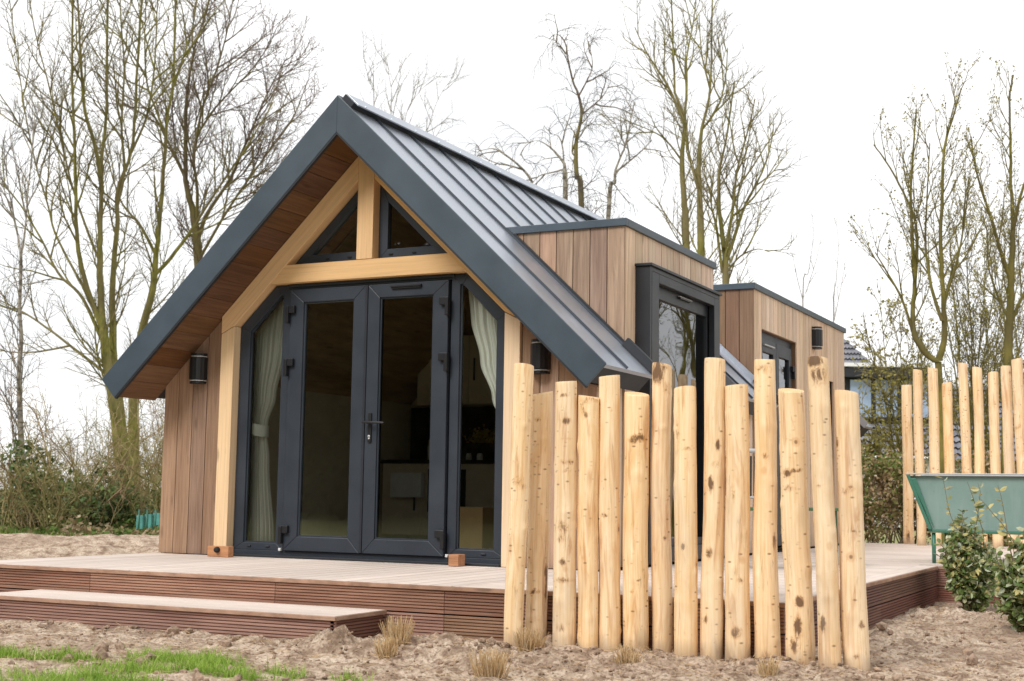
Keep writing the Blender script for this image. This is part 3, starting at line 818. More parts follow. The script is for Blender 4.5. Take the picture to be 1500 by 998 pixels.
while x < 2.06:                                    # boards that run towards the doors
    x1 = min(x + w - .011, 2.075)
    m.box(x, x1, DY0 + .0, -.004, -.025, 0.0, 1); x += w
y = DY0 + w + .002
while y < DYB - .02:                               # boards beside the cabin lie across
    y1 = y + w - .010
    xr = DX1 - w - .003 if y1 < DYC + .15 else DXR
    m.box(2.19 if y > -.1 else 2.083, xr, y, y1, -.025, 0.0, 0); y += w
m.box(2.083, DX1 - w - .003, DY0, DY0 + w - .003, -.025, 0, 0)
m.box(DX1 - w, DX1, DY0, DYC, -.025, .0, 1)
m.box(DX0, DX0 + w, DY0, -.004, -.025, 0, 1)
bd = m.build('deck_boards', M['deck'], deck); bd['label'] = 'pale ribbed boards'
m = MB()
m.box(DX0 - .012, DX1 + .012, DY0 - .018, DY0 - .0015, -.027, -.0015, 0)
m.box(DX1 + .0015, DX1 + .016, DY0, DYC - .012, -.027, -.0015, 1)
m.box(DX1 + .018, DXR, DYC - .016, DYC - .0, -.027, -.0015, 0)
m.box(DX0 - .014, DX0 - .0015, DY0, -.02, -.027, -.0015, 1)
m.build('edge_trim', M['deck_edge'], deck, .003)
seams_ = [DX0, -.8, .75, 1.98, 3.1, DX1]
for z1, z0 in ((-.031, -.162), (-.172, -.303)):
    for a, b in zip(seams_[:-1], seams_[1:]):
        m = MB(); ribbed_board(m, (a + .002, DY0 - .004, 0), (b - .002, DY0 - .004, 0), z0, z1, (0, -1, 0)); m.build('riser_board', M['riser'], deck)
    for a, b in ((DY0 + .024, .4), (.4, DYC - .03)):
        m = MB(); ribbed_board(m, (DX1 + .003, b - .002, 0), (DX1 + .003, a + .002, 0), z0, z1, (1, 0, 0)); m.build('riser_board', M['riser_shaded'], deck)
    for a, b in ((DX1 - .02, 6.0), (6.0, DXR)):
        m = MB(); ribbed_board(m, (a + .002, DYC - .004, 0), (b - .002, DYC - .004, 0), z0, z1, (0, -1, 0)); m.build('riser_board', M['riser'], deck)
m = MB(); m.box(DX0 + .02, DX1 - .024, DY0 + .024, -.1, -.30, -.03); m.box(2.1, DX1 - .024, -.1, DYC + .0, -.30, -.031); m.box(2.1, DXR, DYC + .024, DYB, -.30, -.03)
m.build('substructure', M['void'], deck)
step = empty('deck_step', (.2, -2.4, GZ), 'long low step of ribbed brown boards in front of the deck', 'step')
SX0, SX1, SY0, SZ = -1.22, 1.585, -2.665, -.158
m = MB(); y = SY0
for i in range(4): m.box(SX0, SX1, SY0 + i * .137, SY0 + i * .137 + .133, SZ - .024, SZ, 0)
m.build('tread', M['step_top'], step)
m = MB(); m.box(SX0 - .003, SX1 + .012, SY0 - .012, SY0 - .0015, SZ - .026, SZ - .001, 0); m.box(SX1 + .0015, SX1 + .014, SY0, DY0 - .03, SZ - .026, SZ - .001, 1); m.build('edge_trim', M['deck_edge'], step, .003)
m = MB(); ribbed_board(m, (SX0, SY0 + .004, 0), (SX1 - .003, SY0 + .004, 0), SZ - .165, SZ - .03, (0, -1, 0)); m.build('riser_board', M['riser'], step)
m = MB(); ribbed_board(m, (SX1 - .005, DY0 - .04, 0), (SX1 - .005, SY0 + .004, 0), SZ - .165, SZ - .03, (1, 0, 0)); m.build('riser_board', M['riser_shaded'], step)
m = MB(); m.box(SX0 + .02, SX1 - .05, SY0 + .03, DY0 - .02, GZ - .02, SZ - .026); m.build('substructure', M['void'], step)
# door stops
def doorstop(loc, sx, sy, h, label, face):
    r = empty('door_stop', loc, label, 'door stop', 'wooden door stops on the deck')
    x, y, z = loc
    m = MB(); m.box(x - sx / 2, x + sx / 2, y - sy / 2, y + sy / 2, .002, h, 0); m.build('block', M['block'], r, .004)
    m = MB(); n = V(face); p = V((x, y, h * .68)) + V((n.x * sx / 2, n.y * sy / 2, 0))
    m.tube([p, p + n * .012, p + n * .03, p + n * .034], [.024, .026, .02, .012], 14, cap=True); m.build('buffer', M['rubber'], r)
doorstop((-1.20, -.19, 0), .215, .07, .088, 'small wooden door stop with round black buffer at the foot of the left post', (0, -1, 0))
doorstop((.985, -.13, 0), .085, .11, .09, 'small wooden door stop block before the right side window', (-1, 0, 0))

# ------------------------------------------------------------------ logs of the palisade
def log(name, base, top, r0, r1, label, group, spots=(), seed=0, nu=36, nv=150, squash=1.0, kind='fence post', root=True):
    """a stripped stem from base to top; spots: (height 0..1, angle from the viewer in rad, half length m, half width m, strength)"""
    rnd = random.Random(seed)
    b = V(base); t = V(top); b = b - (t - b).normalized() * .12; ln = (t - b).length
    vd = (CAM - b); va = math.atan2(vd.y, vd.x)
    o1, o2, o3 = rnd.uniform(0, 50), rnd.uniform(0, 50), rnd.uniform(0, 50)
    knots = [(rnd.uniform(.05, .95), rnd.uniform(0, 6.28), rnd.uniform(.02, .045), rnd.uniform(.002, .006)) for _ in range(9)]
    vs = []; gs = []; sp = []
    tilt = (rnd.uniform(-.2, .2), rnd.uniform(-.2, .2))
    for j in range(nv + 1):
        f = j / nv
        c = b.lerp(t, f)
        bend = .022
        c = c + V((nz(f * 1.6 + o1, 3), nz(f * 1.6 + o2, 9), 0)) * bend * math.sin(math.pi * min(1, f + .05))
        r = r1 + (r0 - r1) * f
        r *= 1 + .06 * nz(f * 4 + o3, 1)
        if f > .994: r -= .0015 * (f - .994) / .006
        for i in range(nu):
            a = 2 * math.pi * i / nu
            wv = va - a; wv = (wv + math.pi) % (2 * math.pi) - math.pi       # positive to the viewer's left/right
            rr = r * (1 + .045 * nz(math.cos(a) * .8 + o1, math.sin(a) * .8, f * 5 + o2) + .012 * nz(math.cos(a) * 3 + o3, math.sin(a) * 3, f * 16))
            for kf, ka, ks, kh in knots:
                da = (a - ka + math.pi) % (2 * math.pi) - math.pi
                q = ((f - kf) * ln / ks) ** 2 + (da * r / ks) ** 2
                if q < 4: rr += kh * math.exp(-q * 1.6)
            z = c.z
            if j == nv: z += r * (tilt[0] * math.cos(a) + tilt[1] * math.sin(a))
            vs.append(V((c.x + rr * math.cos(a), c.y + rr * math.sin(a), z)))
            gs.append((f * ln + o1, math.cos(a) * r + o2, math.sin(a) * r + o3))
            s = 0
            for sf, sa, sl, sw, st in spots:
                q = ((f - sf) * ln / sl) ** 2 + ((wv - sa) * r / sw) ** 2
                if q < 3: s = max(s, st * max(0, 1 - q / 1.8))
            sp.append(s)
    fs = [(j * nu + i, j * nu + (i + 1) % nu, (j + 1) * nu + (i + 1) % nu, (j + 1) * nu + i) for j in range(nv) for i in range(nu)]
    m = MB(); m.add(vs, fs, gs, rnd.random(), True)
    n0 = len(vs)
    # sawn end
    ring = vs[-nu:]; cen = sum(ring, V((0, 0, 0))) / nu
    m.add([cen] + [cen.lerp(q, .999) for q in ring], [(0, 1 + i, 1 + (i + 1) % nu) for i in range(nu)], [(0, 0, 0)] + [tuple((q - cen)) for q in ring], .5, False, 1)
    sp += [0] * (nu + 1)
    loc = V((base[0], base[1], GZ if base[2] < -.2 else 0))
    o = m.build(name, [M['log'], M['log_end']], None, 0, loc)
    a_ = o.data.attributes.new('spot', 'FLOAT', 'POINT'); a_.data.foreach_set('value', sp)
    tag(o, label, kind, group)
    return o
GP = 'stripped logs of the palisade in front of the deck'
LOGS = [
 (2.591, -2.399, 2.634, 1.271, .057, .052, 'tall leaning log at the left end of the palisade, a dry tuft at its foot', [(.62, .3, .03, .03, .6), (.6, -.5, .02, .02, .7)]),
 (2.645, -2.217, 2.664, 1.128, .063, .061, 'short log second from the left, a black bark scar low on its left edge', [(.30, -1.0, .12, .012, 1.3), (.36, -.9, .05, .014, 1.2), (.28, .3, .015, .05, .8), (.9, .4, .015, .02, .8)]),
 (2.875, -2.342, 2.871, 1.180, .062, .065, 'log with a column of grey smudges on its upper face, third from the left', [(.95, .1, .012, .03, .7), (.86, 0, .022, .025, .9), (.80, -.1, .01, .03, .7), (.72, -.1, .014, .04, .8), (.69, -.1, .008, .03, .7), (.50, .2, .04, .03, .8), (.46, .4, .03, .025, .8), (.38, .2, .02, .02, .8), (.32, 0, .014, .08, .7), (.16, .3, .025, .025, .7), (.03, .3, .03, .05, .7)]),
 (3.004, -2.317, 3.000, 1.095, .058, .054, 'thin short log with a brown stained top, fourth from the left', [(.99, 0, .03, .06, .6), (.95, .7, .05, .02, .7), (.93, .3, .02, .02, .8), (.42, .5, .015, .012, .8)]),
 (3.103, -2.252, 3.096, 1.212, .058, .061, 'tall clean log with pale smooth face, fifth from the left', [(.53, .5, .015, .02, .8), (.03, 0, .03, .02, .7), (.88, -.1, .012, .02, .5)]),
 (3.243, -2.212, 3.244, 1.113, .069, .070, 'thick short log with a rusty brown cross patch near its top', [(.84, -.05, .022, .045, .9), (.83, .35, .02, .03, .9), (.30, .3, .012, .012, .8), (.18, -.5, .012, .01, .8)]),
 (3.364, -2.131, 3.361, 1.279, .054, .056, 'slim tall log with a dark brown blotch on its top right corner', [(.97, .6, .06, .04, 1.3), (.99, .1, .03, .06, .8), (.92, -.6, .04, .02, .7), (.44, -.4, .014, .012, 1.2), (.05, -.8, .05, .02, .7)]),
 (3.566, -2.312, 3.560, 1.129, .059, .062, 'plain short log right of the slim blotched one, a black knot at mid height', [(.46, .25, .018, .013, 1.3), (.79, .0, .01, .05, .5), (.84, .8, .10, .012, .6)]),
 (3.690, -2.266, 3.713, 1.286, .056, .060, 'tall log with many short dark notches down its face and a bark scar', [(.73, -.3, .03, .012, 1.2), (.61, .4, .05, .018, 1.1), (.67, -.2, .02, .03, .6), (.40, .4, .03, .02, .9), (.20, .6, .02, .02, .7)]),
 (3.828, -2.259, 3.830, 1.142, .062, .065, 'short thick log with brown rot spots low on its face, between two tall ones', [(.18, .1, .035, .03, 1.0), (.64, .4, .05, .015, .6), (.35, -.3, .015, .02, .7)]),
 (3.979, -2.215, 3.971, 1.281, .055, .069, 'tall log with a wide dark knotty foot', [(.03, .1, .06, .05, 1.2), (.10, .2, .03, .025, .8), (.70, .1, .018, .018, .8), (.44, -.9, .06, .012, 1.0), (.97, .1, .03, .05, .5)]),
 (4.178, -2.330, 4.144, 1.105, .066, .074, 'thickest log, with black charred patches low on its face', [(.30, 0, .03, .025, 1.3), (.22, .15, .06, .02, 1.2), (.16, .45, .04, .025, 1.1), (.10, 0, .025, .02, 1.0), (.72, .55, .02, .025, 1.3), (.73, -.2, .01, .035, .8), (.67, .3, .02, .03, .7), (.02, .7, .05, .04, 1.0)]),
 (4.357, -2.449, 4.314, 1.252, .052, .056, 'tall log with a charred black top right corner, second from the right', [(.99, .5, .03, .05, 1.3), (.95, 0, .06, .05, .8), (.22, .5, .05, .014, 1.3), (.62, .4, .012, .014, .9)]),
 (4.475, -2.372, 4.438, 1.085, .059, .065, 'short log at the right end of the palisade with a round ringed knot', [(.68, 0, .02, .02, .7), (.67, .5, .02, .02, .7), (.24, -.6, .02, .02, .9), (.14, .0, .014, .014, .9), (.83, 1.1, .03, .01, 1.2)]),
]
for i, (bx, by, tx, tz, r0, r1, lab, sp) in enumerate(LOGS):
    log('fence_log', (bx, by, GZ - .01), (tx, by, tz), r0, r1, lab, GP, sp, 40 + i)
GP2 = 'logs of the far palisade behind the green trough'
RLOGS = [
 (2.779, 8.407, 2.780, 2.002, .062, 'short log at the left end of the far palisade, a dark knot at its foot', [(.10, .1, .08, .03, 1.1)]),
 (2.997, 8.012, 2.988, 2.153, .056, 'tall far palisade log second from the left', []),
 (3.190, 7.918, 3.184, 2.164, .060, 'broad tall log of the far palisade, third from its left end', []),
 (3.326, 8.068, 3.327, 1.988, .060, 'short log of the far palisade between a broad tall one and a taller one', []),
 (3.591, 7.766, 3.560, 2.198, .056, 'tall log standing fifth from the left in the far palisade', []),
 (3.758, 7.664, 3.738, 2.126, .056, 'far palisade log with a cross crack, sixth from its left end', [(.75, .1, .008, .04, 1.0)]),
 (3.936, 7.577, 3.929, 2.056, .058, 'lower log of the far palisade, third from the right edge of the photo', []),
 (4.117, 7.500, 4.080, 2.118, .058, 'log beside the tallest one at the right edge of the far palisade', []),
 (4.262, 7.389, 4.218, 2.190, .062, 'tallest log of the far palisade, close to the right edge of the photo', [(.66, .2, .03, .02, .8)]),
 (4.44, 7.30, 4.42, 2.16, .058, 'last log of the far palisade, cut by the right edge of the photo', []),
]
for i, (bx, by, tx, tz, r, lab, sp) in enumerate(RLOGS):
    log('fence_log', (bx, by, .0), (tx, by, tz), r, r * 1.04, lab, GP2, sp, 90 + i, 20, 70)

# ------------------------------------------------------------------ green trough on legs
TX0, TX1, TY0, TY1 = 3.715, 6.1, 3.14, 3.95
tr = empty('trough', (4.9, 3.5, 0), 'green steel trough with slanted ends on thin legs, standing on the deck', 'trough')
zt_, zb_ = .762, .295; sl_ = .185
m = MB()
for y in (TY0 + .05, TY1 - .05):
    m = MB(); m.prism([(TX0 + .03, y, zt_), (TX1 - .03, y, zt_), (TX1 - sl_ - .02, y, zb_), (TX0 + sl_ + .02, y, zb_)], (0, .006, 0))
    pn = m.build('side_panel', M['green_steel'], tr)
m = MB()
for s, x0 in ((1, TX0), (-1, TX1)):
    m = MB(); m.prism([(x0 + s * .022, TY0 + .05, zt_), (x0 + s * (sl_ + .022), TY0 + .05, zb_), (x0 + s * (sl_ + .03), TY0 + .05, zb_), (x0 + s * .03, TY0 + .05, zt_)], (0, TY1 - TY0 - .1, 0))
    m.build('end_panel', M['green_steel'], tr)
m = MB()
for s, x0 in ((1, TX0), (-1, TX1)):
    for y in (TY0, TY1 - .045):
        m = MB(); m.prism([(x0, y, zt_ + .01), (x0 + s * .03, y, zt_ + .01), (x0 + s * (sl_ + .03), y, zb_), (x0 + s * sl_, y, zb_)], (0, .047, 0))
        m.prism([(x0 + s * .032, y + (.01 if y < 3.5 else .03), zt_ - .02), (x0 + s * .085, y + (.01 if y < 3.5 else .03), zt_ - .02), (x0 + s * (sl_ + .04), y + (.01 if y < 3.5 else .03), zb_ + .04), (x0 + s * (sl_ + .03), y + (.01 if y < 3.5 else .03), zb_ + .04)], (0, .008, 0))
        m.build('end_flange', M['green_dark'], tr, .003)
m = MB(); m.box(TX0 - .004, TX1 + .004, TY0 - .004, TY0 + .055, zt_ + .012, zt_ + .024); m.box(TX0 - .004, TX1 + .004, TY1 - .055, TY1 + .004, zt_ + .012, zt_ + .024); m.build('rim', M['grey_rail'], tr, .003)
m = MB(); m.box(TX0 + sl_, TX1 - sl_, TY0 + .02, TY1 - .02, zb_ - .028, zb_ - .002); m.build('base_plate', M['green_dark'], tr, .003)
m = MB(); m.box(TX0 + .06, TX1 - .06, TY0 + .06, TY1 - .06, zt_ - .2, zt_ - .12); m.build('soil_fill', M['clod'], tr)
for x in (TX0 + sl_ + .035, TX1 - sl_ - .035):
    for y in (TY0 + .06, TY1 - .06):
        m = MB(); m.tube([V((x, y, zb_ - .03)), V((x, y, 0.003))], [.017, .017], 12, cap=True); m.build('leg', M['green_dark'], tr)
m = MB(); m.tube([V((TX0 + .075, TY0 + .012, .56)), V((TX0 + .075, TY0 - .006, .56))], [.012, .009], 10, cap=True); m.build('bolt', M['chrome'], tr)

# ------------------------------------------------------------------ garden chair glimpsed between the logs
def bistro_chair(x, y, rz, label):
    r = empty('garden_chair', (x, y, 0), label, 'chair', 'green garden chairs behind the palisade')
    R = Matrix.Rotation(rz, 4, 'Z')
    q = lambda a, b, c: R @ V((a, b, 0)) + V((x, y, c))
    for s in (-1, 1):
        m = MB(); m.tube([q(s * .2, .2, .003), q(s * .2, .17, .45), q(s * .2, .25, .90)], [.014] * 3, 8, cap=True); m.build('leg', M['green_chair'], r)
        m = MB(); m.tube([q(s * .2, -.2, .003), q(s * .2, -.19, .45)], [.014] * 2, 8, cap=True); m.build('leg', M['green_chair'], r)
    for j in range(6):
        pass
    m = MB(); m.prism([q(-.21, -.21, .45), q(.21, -.21, .45), q(.21, .2, .45), q(-.21, .2, .45)], (0, 0, .025)); m.build('seat', M['green_chair'], r, .005)
    m = MB()
    for k in range(12):
        u = -.17 + .34 * k / 11
        m.tube([q(u, .19, .56), q(u, .245, .86)], [.008, .008], 5)
    m.build('backrest', M['wicker'], r)
    m = MB(); m.tube([q(-.21, .25, .90), q(.21, .25, .90)], [.016, .016], 8, cap=True); m.tube([q(-.2, .2, .55), q(.2, .2, .55)], [.01, .01], 8, cap=True); m.build('back_rail', M['grey_rail'], r)
bistro_chair(2.86, .95, math.radians(200), 'green metal chair with dark slatted back behind the short logs')
bistro_chair(3.25, 1.9, math.radians(120), 'green metal chair standing farther back on the deck behind the tall knotty foot log')

# ------------------------------------------------------------------ ground
def ground_at(px, py):
    d = FW + RT * ((px - 750) / FPX) - UP * ((py - 499) / FPX); t = (GZ - CAM.z) / d.z
    return CAM + d * t
PATCH = []
for px, py, ra, rb in ((20, 962, .45, .16), (90, 966, .3, .14), (205, 985, .55, .22), (270, 972, .42, .2), (300, 990, .5, .2), (120, 1000, .6, .2), (425, 990, .20, .09), (510, 998, .16, .07), (60, 1010, .6, .2)):
    q = ground_at(px, py); PATCH.append((q.x, q.y, ra, rb))
def grass_field(x, y):
    a = -1.0
    for cx, cy, ra, rb in PATCH:
        u, v = x - cx, y - cy
        a = max(a, .75 - math.sqrt((u / ra) ** 2 + (v / rb) ** 2))
    a += .55 * nz(x * 2.2 + 3, y * 2.2) + .35 * nz(x * 6, y * 6 + 7)
    d = (V((x, y, 0)) - CAM).dot(FW)
    b = (d - 21.5 - 1.0 * nz(x * .3, y * .3)) * .6
    c = (-6.8 - y) * 1.0
    return max(a, b, c)
def clod_noise(x, y):
    h = .022 * nz(x * 1.3, y * 1.3) + .024 * nz(x * 4.1 + 9, y * 4.1) + .022 * nz(x * 10, y * 10, 4)
    r = 1 - abs(nz(x * 17, y * 17, 8)); h += .016 * (r - .75)
    return h + .010 * nz(x * 30, y * 30, 2)
def soil_z(x, y):
    h = clod_noise(x, y)
    # darker turned heaps near the end of the step and along the palisade
    for cx, cy, rr, hh in ((1.83, -3.0, .22, .07), (2.05, -2.55, .25, .03), (2.6, -2.9, .5, .03), (4.75, .9, .3, .05), (4.35, -.6, .4, .03), (4.3, 1.3, .3, .05), (3.6, -2.65, 1.2, .02)):
        q = ((x - cx) ** 2 + (y - cy) ** 2) / rr ** 2
        if q < 4: h += hh * math.exp(-q) * (1 + 6 * clod_noise(x * 1.7 + 4, y * 1.7) / .04 * .35)
    return GZ - .005 + h
def grid_mesh(name, x0, x1, y0, y1, st, zf, edge=None):
    nx = int((x1 - x0) / st); ny = int((y1 - y0) / st)
    vs = []; hg = []; gr = []
    for j in range(ny + 1):
        for i in range(nx + 1):
            x = x0 + (x1 - x0) * i / nx; y = y0 + (y1 - y0) * j / ny
            z = zf(x, y); h = z - GZ
            e = min(x - x0, x1 - x, y - y0, y1 - y)
            if edge and e < edge: z = GZ - .10 + (z - GZ + .10) * e / edge
            vs.append((x, y, z)); hg.append(h / .04); gr.append(max(0, min(1, .5 + grass_field(x, y))))
    fs = [(j * (nx + 1) + i, j * (nx + 1) + i + 1, (j + 1) * (nx + 1) + i + 1, (j + 1) * (nx + 1) + i) for j in range(ny) for i in range(nx)]
    me = bpy.data.meshes.new(name); me.from_pydata(vs, [], fs)
    me.attributes.new('hgt', 'FLOAT', 'POINT').data.foreach_set('value', hg)
    me.attributes.new('grass', 'FLOAT', 'POINT').data.foreach_set('value', gr)
    me.polygons.foreach_set('use_smooth', [True] * len(fs)); me.materials.append(M['soil']); me.update()
    o = bpy.data.objects.new(name, me); COL.objects.link(o); tag(o, kind='structure'); return o
grid_mesh('ground', -3.2, 7.2, -6.4, 3.4, .027, soil_z, .5)
def mound_z(x, y):
    d = (V((x, y, 0)) - CAM).dot(FW); s = (V((x, y, 0)) - CAM).dot(RT)
    h = .06 * nz(x * .5, y * .5) + .07 * nz(x * 1.4, y * 1.4) + .06 * nz(x * 3.4, y * 3.4) + .03 * nz(x * 9, y * 9)
    h += .17 * math.exp(-((d - 18.5 - nz(x * .3, 5)) / 1.6) ** 2)
    if d > 21.5: h *= .5
    return GZ + h
grid_mesh('soil_mound', -17, -2.3, -3.5, 24, .11, mound_z, .6)
gq = 450
def far_sheet():
    n = 60; vs = []; gr = []
    for j in range(n + 1):
        for i in range(n + 1):
            u = (i / n * 2 - 1); v = (j / n * 2 - 1)
            x = 2 + math.copysign(abs(u) ** 2.6, u) * gq; y = 2 + math.copysign(abs(v) ** 2.6, v) * gq
            vs.append((x, y, GZ - .085)); gr.append(max(0, min(1, .5 + grass_field(x, y))))
    fs = [(j * (n + 1) + i, j * (n + 1) + i + 1, (j + 1) * (n + 1) + i + 1, (j + 1) * (n + 1) + i) for j in range(n) for i in range(n)]
    me = bpy.data.meshes.new('terrain'); me.from_pydata(vs, [], fs)
    me.attributes.new('grass', 'FLOAT', 'POINT').data.foreach_set('value', gr); me.attributes.new('hgt', 'FLOAT', 'POINT')
    me.materials.append(M['soil']); me.update()
    o = bpy.data.objects.new('terrain', me); COL.objects.link(o); tag(o, kind='structure')
far_sheet()
# crumbs and clods of turned soil
m = MB()
ico_v = [V(q).normalized() for q in ((0, 0, 1), (.89, 0, .45), (.28, .85, .45), (-.72, .53, .45), (-.72, -.53, .45), (.28, -.85, .45), (.72, .53, -.45), (-.28, .85, -.45), (-.89, 0, -.45), (-.28, -.85, -.45), (.72, -.53, -.45), (0, 0, -1))]
ico_f = [(0, 1, 2), (0, 2, 3), (0, 3, 4), (0, 4, 5), (0, 5, 1), (1, 6, 2), (2, 7, 3), (3, 8, 4), (4, 9, 5), (5, 10, 1), (2, 6, 7), (3, 7, 8), (4, 8, 9), (5, 9, 10), (1, 10, 6), (6, 11, 7), (7, 11, 8), (8, 11, 9), (9, 11, 10), (10, 11, 6)]
rc = random.Random(5); cnt = 0
while cnt < 8500:
    if rc.random() < .8: x, y = rc.uniform(-1.5, 5.6), rc.uniform(-5.0, -2.1)
    else: x, y = rc.uniform(4.05, 6.2), rc.uniform(-2.1, 2.6)
    dens = .5 + .9 * nz(x * 1.1 + 20, y * 1.1) + (.5 if x > 1.5 else 0)
    for cx, cy, rr in ((1.83, -3.0, .35), (2.7, -2.8, .6), (4.75, .9, .4), (3.6, -2.65, 1.0)):
        if (x - cx) ** 2 + (y - cy) ** 2 < rr * rr: dens += .5
    if rc.random() > dens or (SX0 < x < SX1 and y > SY0) or (x < DX1 and y > DY0): continue
    s = .006 * math.exp(rc.gauss(0, .65)); s = min(s, .04); c = V((x, y, soil_z(x, y) + s * .25)); cnt += 1
    k = V((rc.uniform(.7, 1.3), rc.uniform(.7, 1.3), rc.uniform(.5, .9)))
    m.add([c + V((q.x * k.x, q.y * k.y, q.z * k.z)) * s * rc.uniform(.75, 1.25) for q in ico_v], ico_f, smooth=s < .012)
tag(m.build('soil_clods', M['clod'], None), 'loose crumbs and clods of turned sandy soil', 'soil', kind='stuff')
# grass blades
def blade(mb, p, h, w, lean, rnd):
    a = random.uniform(0, 6.28); d = V((math.cos(a), math.sin(a), 0)); sd = V((-d.y, d.x, 0)) * w
    p1 = p + V((0, 0, h * .55)) + d * lean * h * .3; p2 = p + V((0, 0, h)) + d * lean * h
    mb.add([p - sd, p + sd, p1 + sd * .7, p1 - sd * .7, p2], [(0, 1, 2, 3), (3, 2, 4)], None, rnd)
m = MB(); k = 0
while k < 9000:
    x, y = random.uniform(-1.2, 3.4), random.uniform(-6.2, -3.1)
    if grass_field(x, y) < random.uniform(-.05, .85): continue
    blade(m, V((x, y, soil_z(x, y) - .004)), random.uniform(.012, .04) + .055 * random.random() ** 3, .0024, random.uniform(.2, 1.5), min(1, max(0, random.gauss(.5, .25)))); k += 1
tag(m.build('grass', M['grass'], None), 'patchy bright green grass at the lower left on bare soil', 'grass', kind='stuff')
m = MB(); k = 0
while k < 15000:
    px = random.uniform(-60, 260); d = random.uniform(20.5, 29)
    p = foot(px, d)
    g = grass_field(p.x, p.y)
    if g < random.uniform(-.4, .5): continue
    p.z = mound_z(p.x, p.y)
    blade(m, p, random.uniform(.04, .22) * random.random() + .03, .009, random.uniform(.2, .9), random.uniform(0, .85)); k += 1
tag(m.build('grass', M['grass_far'], None), 'rough green grass at the edge of the thicket on the left', 'grass', kind='stuff')

m = MB(); rd = random.Random(41)
for i in range(9000):
    px = rd.uniform(-80, 270); d = 21.5 + 5 * rd.random() ** .7; p = foot(px, d)
    if nz(p.x * .8, p.y * .8, 5) + rd.uniform(-.35, .35) < -.05: continue
    hh = .12 + .45 * max(0, nz(p.x * .9, p.y * .9, 9)) + .02 * (d - 21)
    p.z = mound_z(p.x, p.y) + hh * rd.random() ** 1.6
    a = V((rd.gauss(0, 1), rd.gauss(0, 1), rd.gauss(0, .7))).normalized() * rd.uniform(.03, .075); e = a.orthogonal().normalized() * a.length * .6
    m.add([p - a, p + e, p + a, p - e], [(0, 1, 2, 3)], None, min(1, max(0, .45 + .6 * nz(p.x * 1.3, p.y * 1.3, 2) + rd.gauss(0, .2))))
tag(m.build('leaf_litter', M['litter'], None), 'dead leaves and low weeds along the foot of the thicket', 'leaf litter', kind='stuff')
# dry tufts
def tuft(x, y, h, n, label):
    r = empty('dry_grass_tuft', (x, y, soil_z(x, y)), label, 'dry grass', 'cut back dry grass tufts in the soil')
    m = MB()
    for i in range(n):
        a = random.uniform(0, 6.28); q = random.random() ** .6
        p = V((x, y, soil_z(x, y) - .01)) + V((math.cos(a), math.sin(a), 0)) * q * h * .38
        d = V((math.cos(a) * q * .30 + random.gauss(0, .12), math.sin(a) * q * .30 + random.gauss(0, .12), 1)).normalized()
        l = h * random.uniform(.45, 1.05); rr = random.uniform(.0012, .0030)
        mid = p + d * l * .5 + V((random.gauss(0, .006), random.gauss(0, .006), 0))
        m.tube([p, mid, p + d * l], [rr, rr, rr * .7], 3, min(1, max(0, random.gauss(.55, .25))))
    m.build('stalks', M['straw'], r)
    m = MB()
    for i in range(40):
        a = random.uniform(0, 6.28); p = V((x, y, soil_z(x, y) + .004)) + V((math.cos(a), math.sin(a), 0)) * random.uniform(0, h * .5)
        d = V((random.gauss(0, 1), random.gauss(0, 1), random.gauss(0, .15))).normalized() * random.uniform(.02, .06)
        m.tube([p, p + d], [.0015, .001], 3, random.random())
    m.build('litter', M['straw'], r)
tuft(2.06, -2.75, .155, 150, 'dry tuft standing beside the right end of the step')
tuft(2.30, -3.25, .11, 130, 'low dry tuft in front of the one beside the step')
tuft(3.10, -3.66, .155, 220, 'dry tuft nearest the viewer, cut by the bottom edge of the photo')
tuft(2.80, -2.62, .145, 210, 'dry tuft at the foot of the first two logs')
tuft(3.43, -2.80, .125, 150, 'dry tuft at the foot of the thick log with a rusty patch')
tuft(4.16, -2.85, .10, 110, 'dry tuft at the bottom edge before the charred log')
# stray straw on the soil
m = MB()
for i in range(2600):
    x, y = random.uniform(-1.2, 5.6), random.uniform(-4.8, -2.1)
    if random.random() < .25: x, y = random.uniform(4.1, 6.2), random.uniform(-2, 2.5)
    if (SX0 < x < SX1 and y > SY0) or (x < DX1 and y > DY0): continue
    p = V((x, y, soil_z(x, y) + .006)); a = random.uniform(0, 6.28); l = random.uniform(.02, .09)
    m.tube([p, p + V((math.cos(a) * l, math.sin(a) * l, random.uniform(-.005, .02)))], [.0013, .0009], 3, random.random())
tag(m.build('straw_litter', M['straw'], None), 'scattered dry straw on the bare soil', 'straw', kind='stuff')

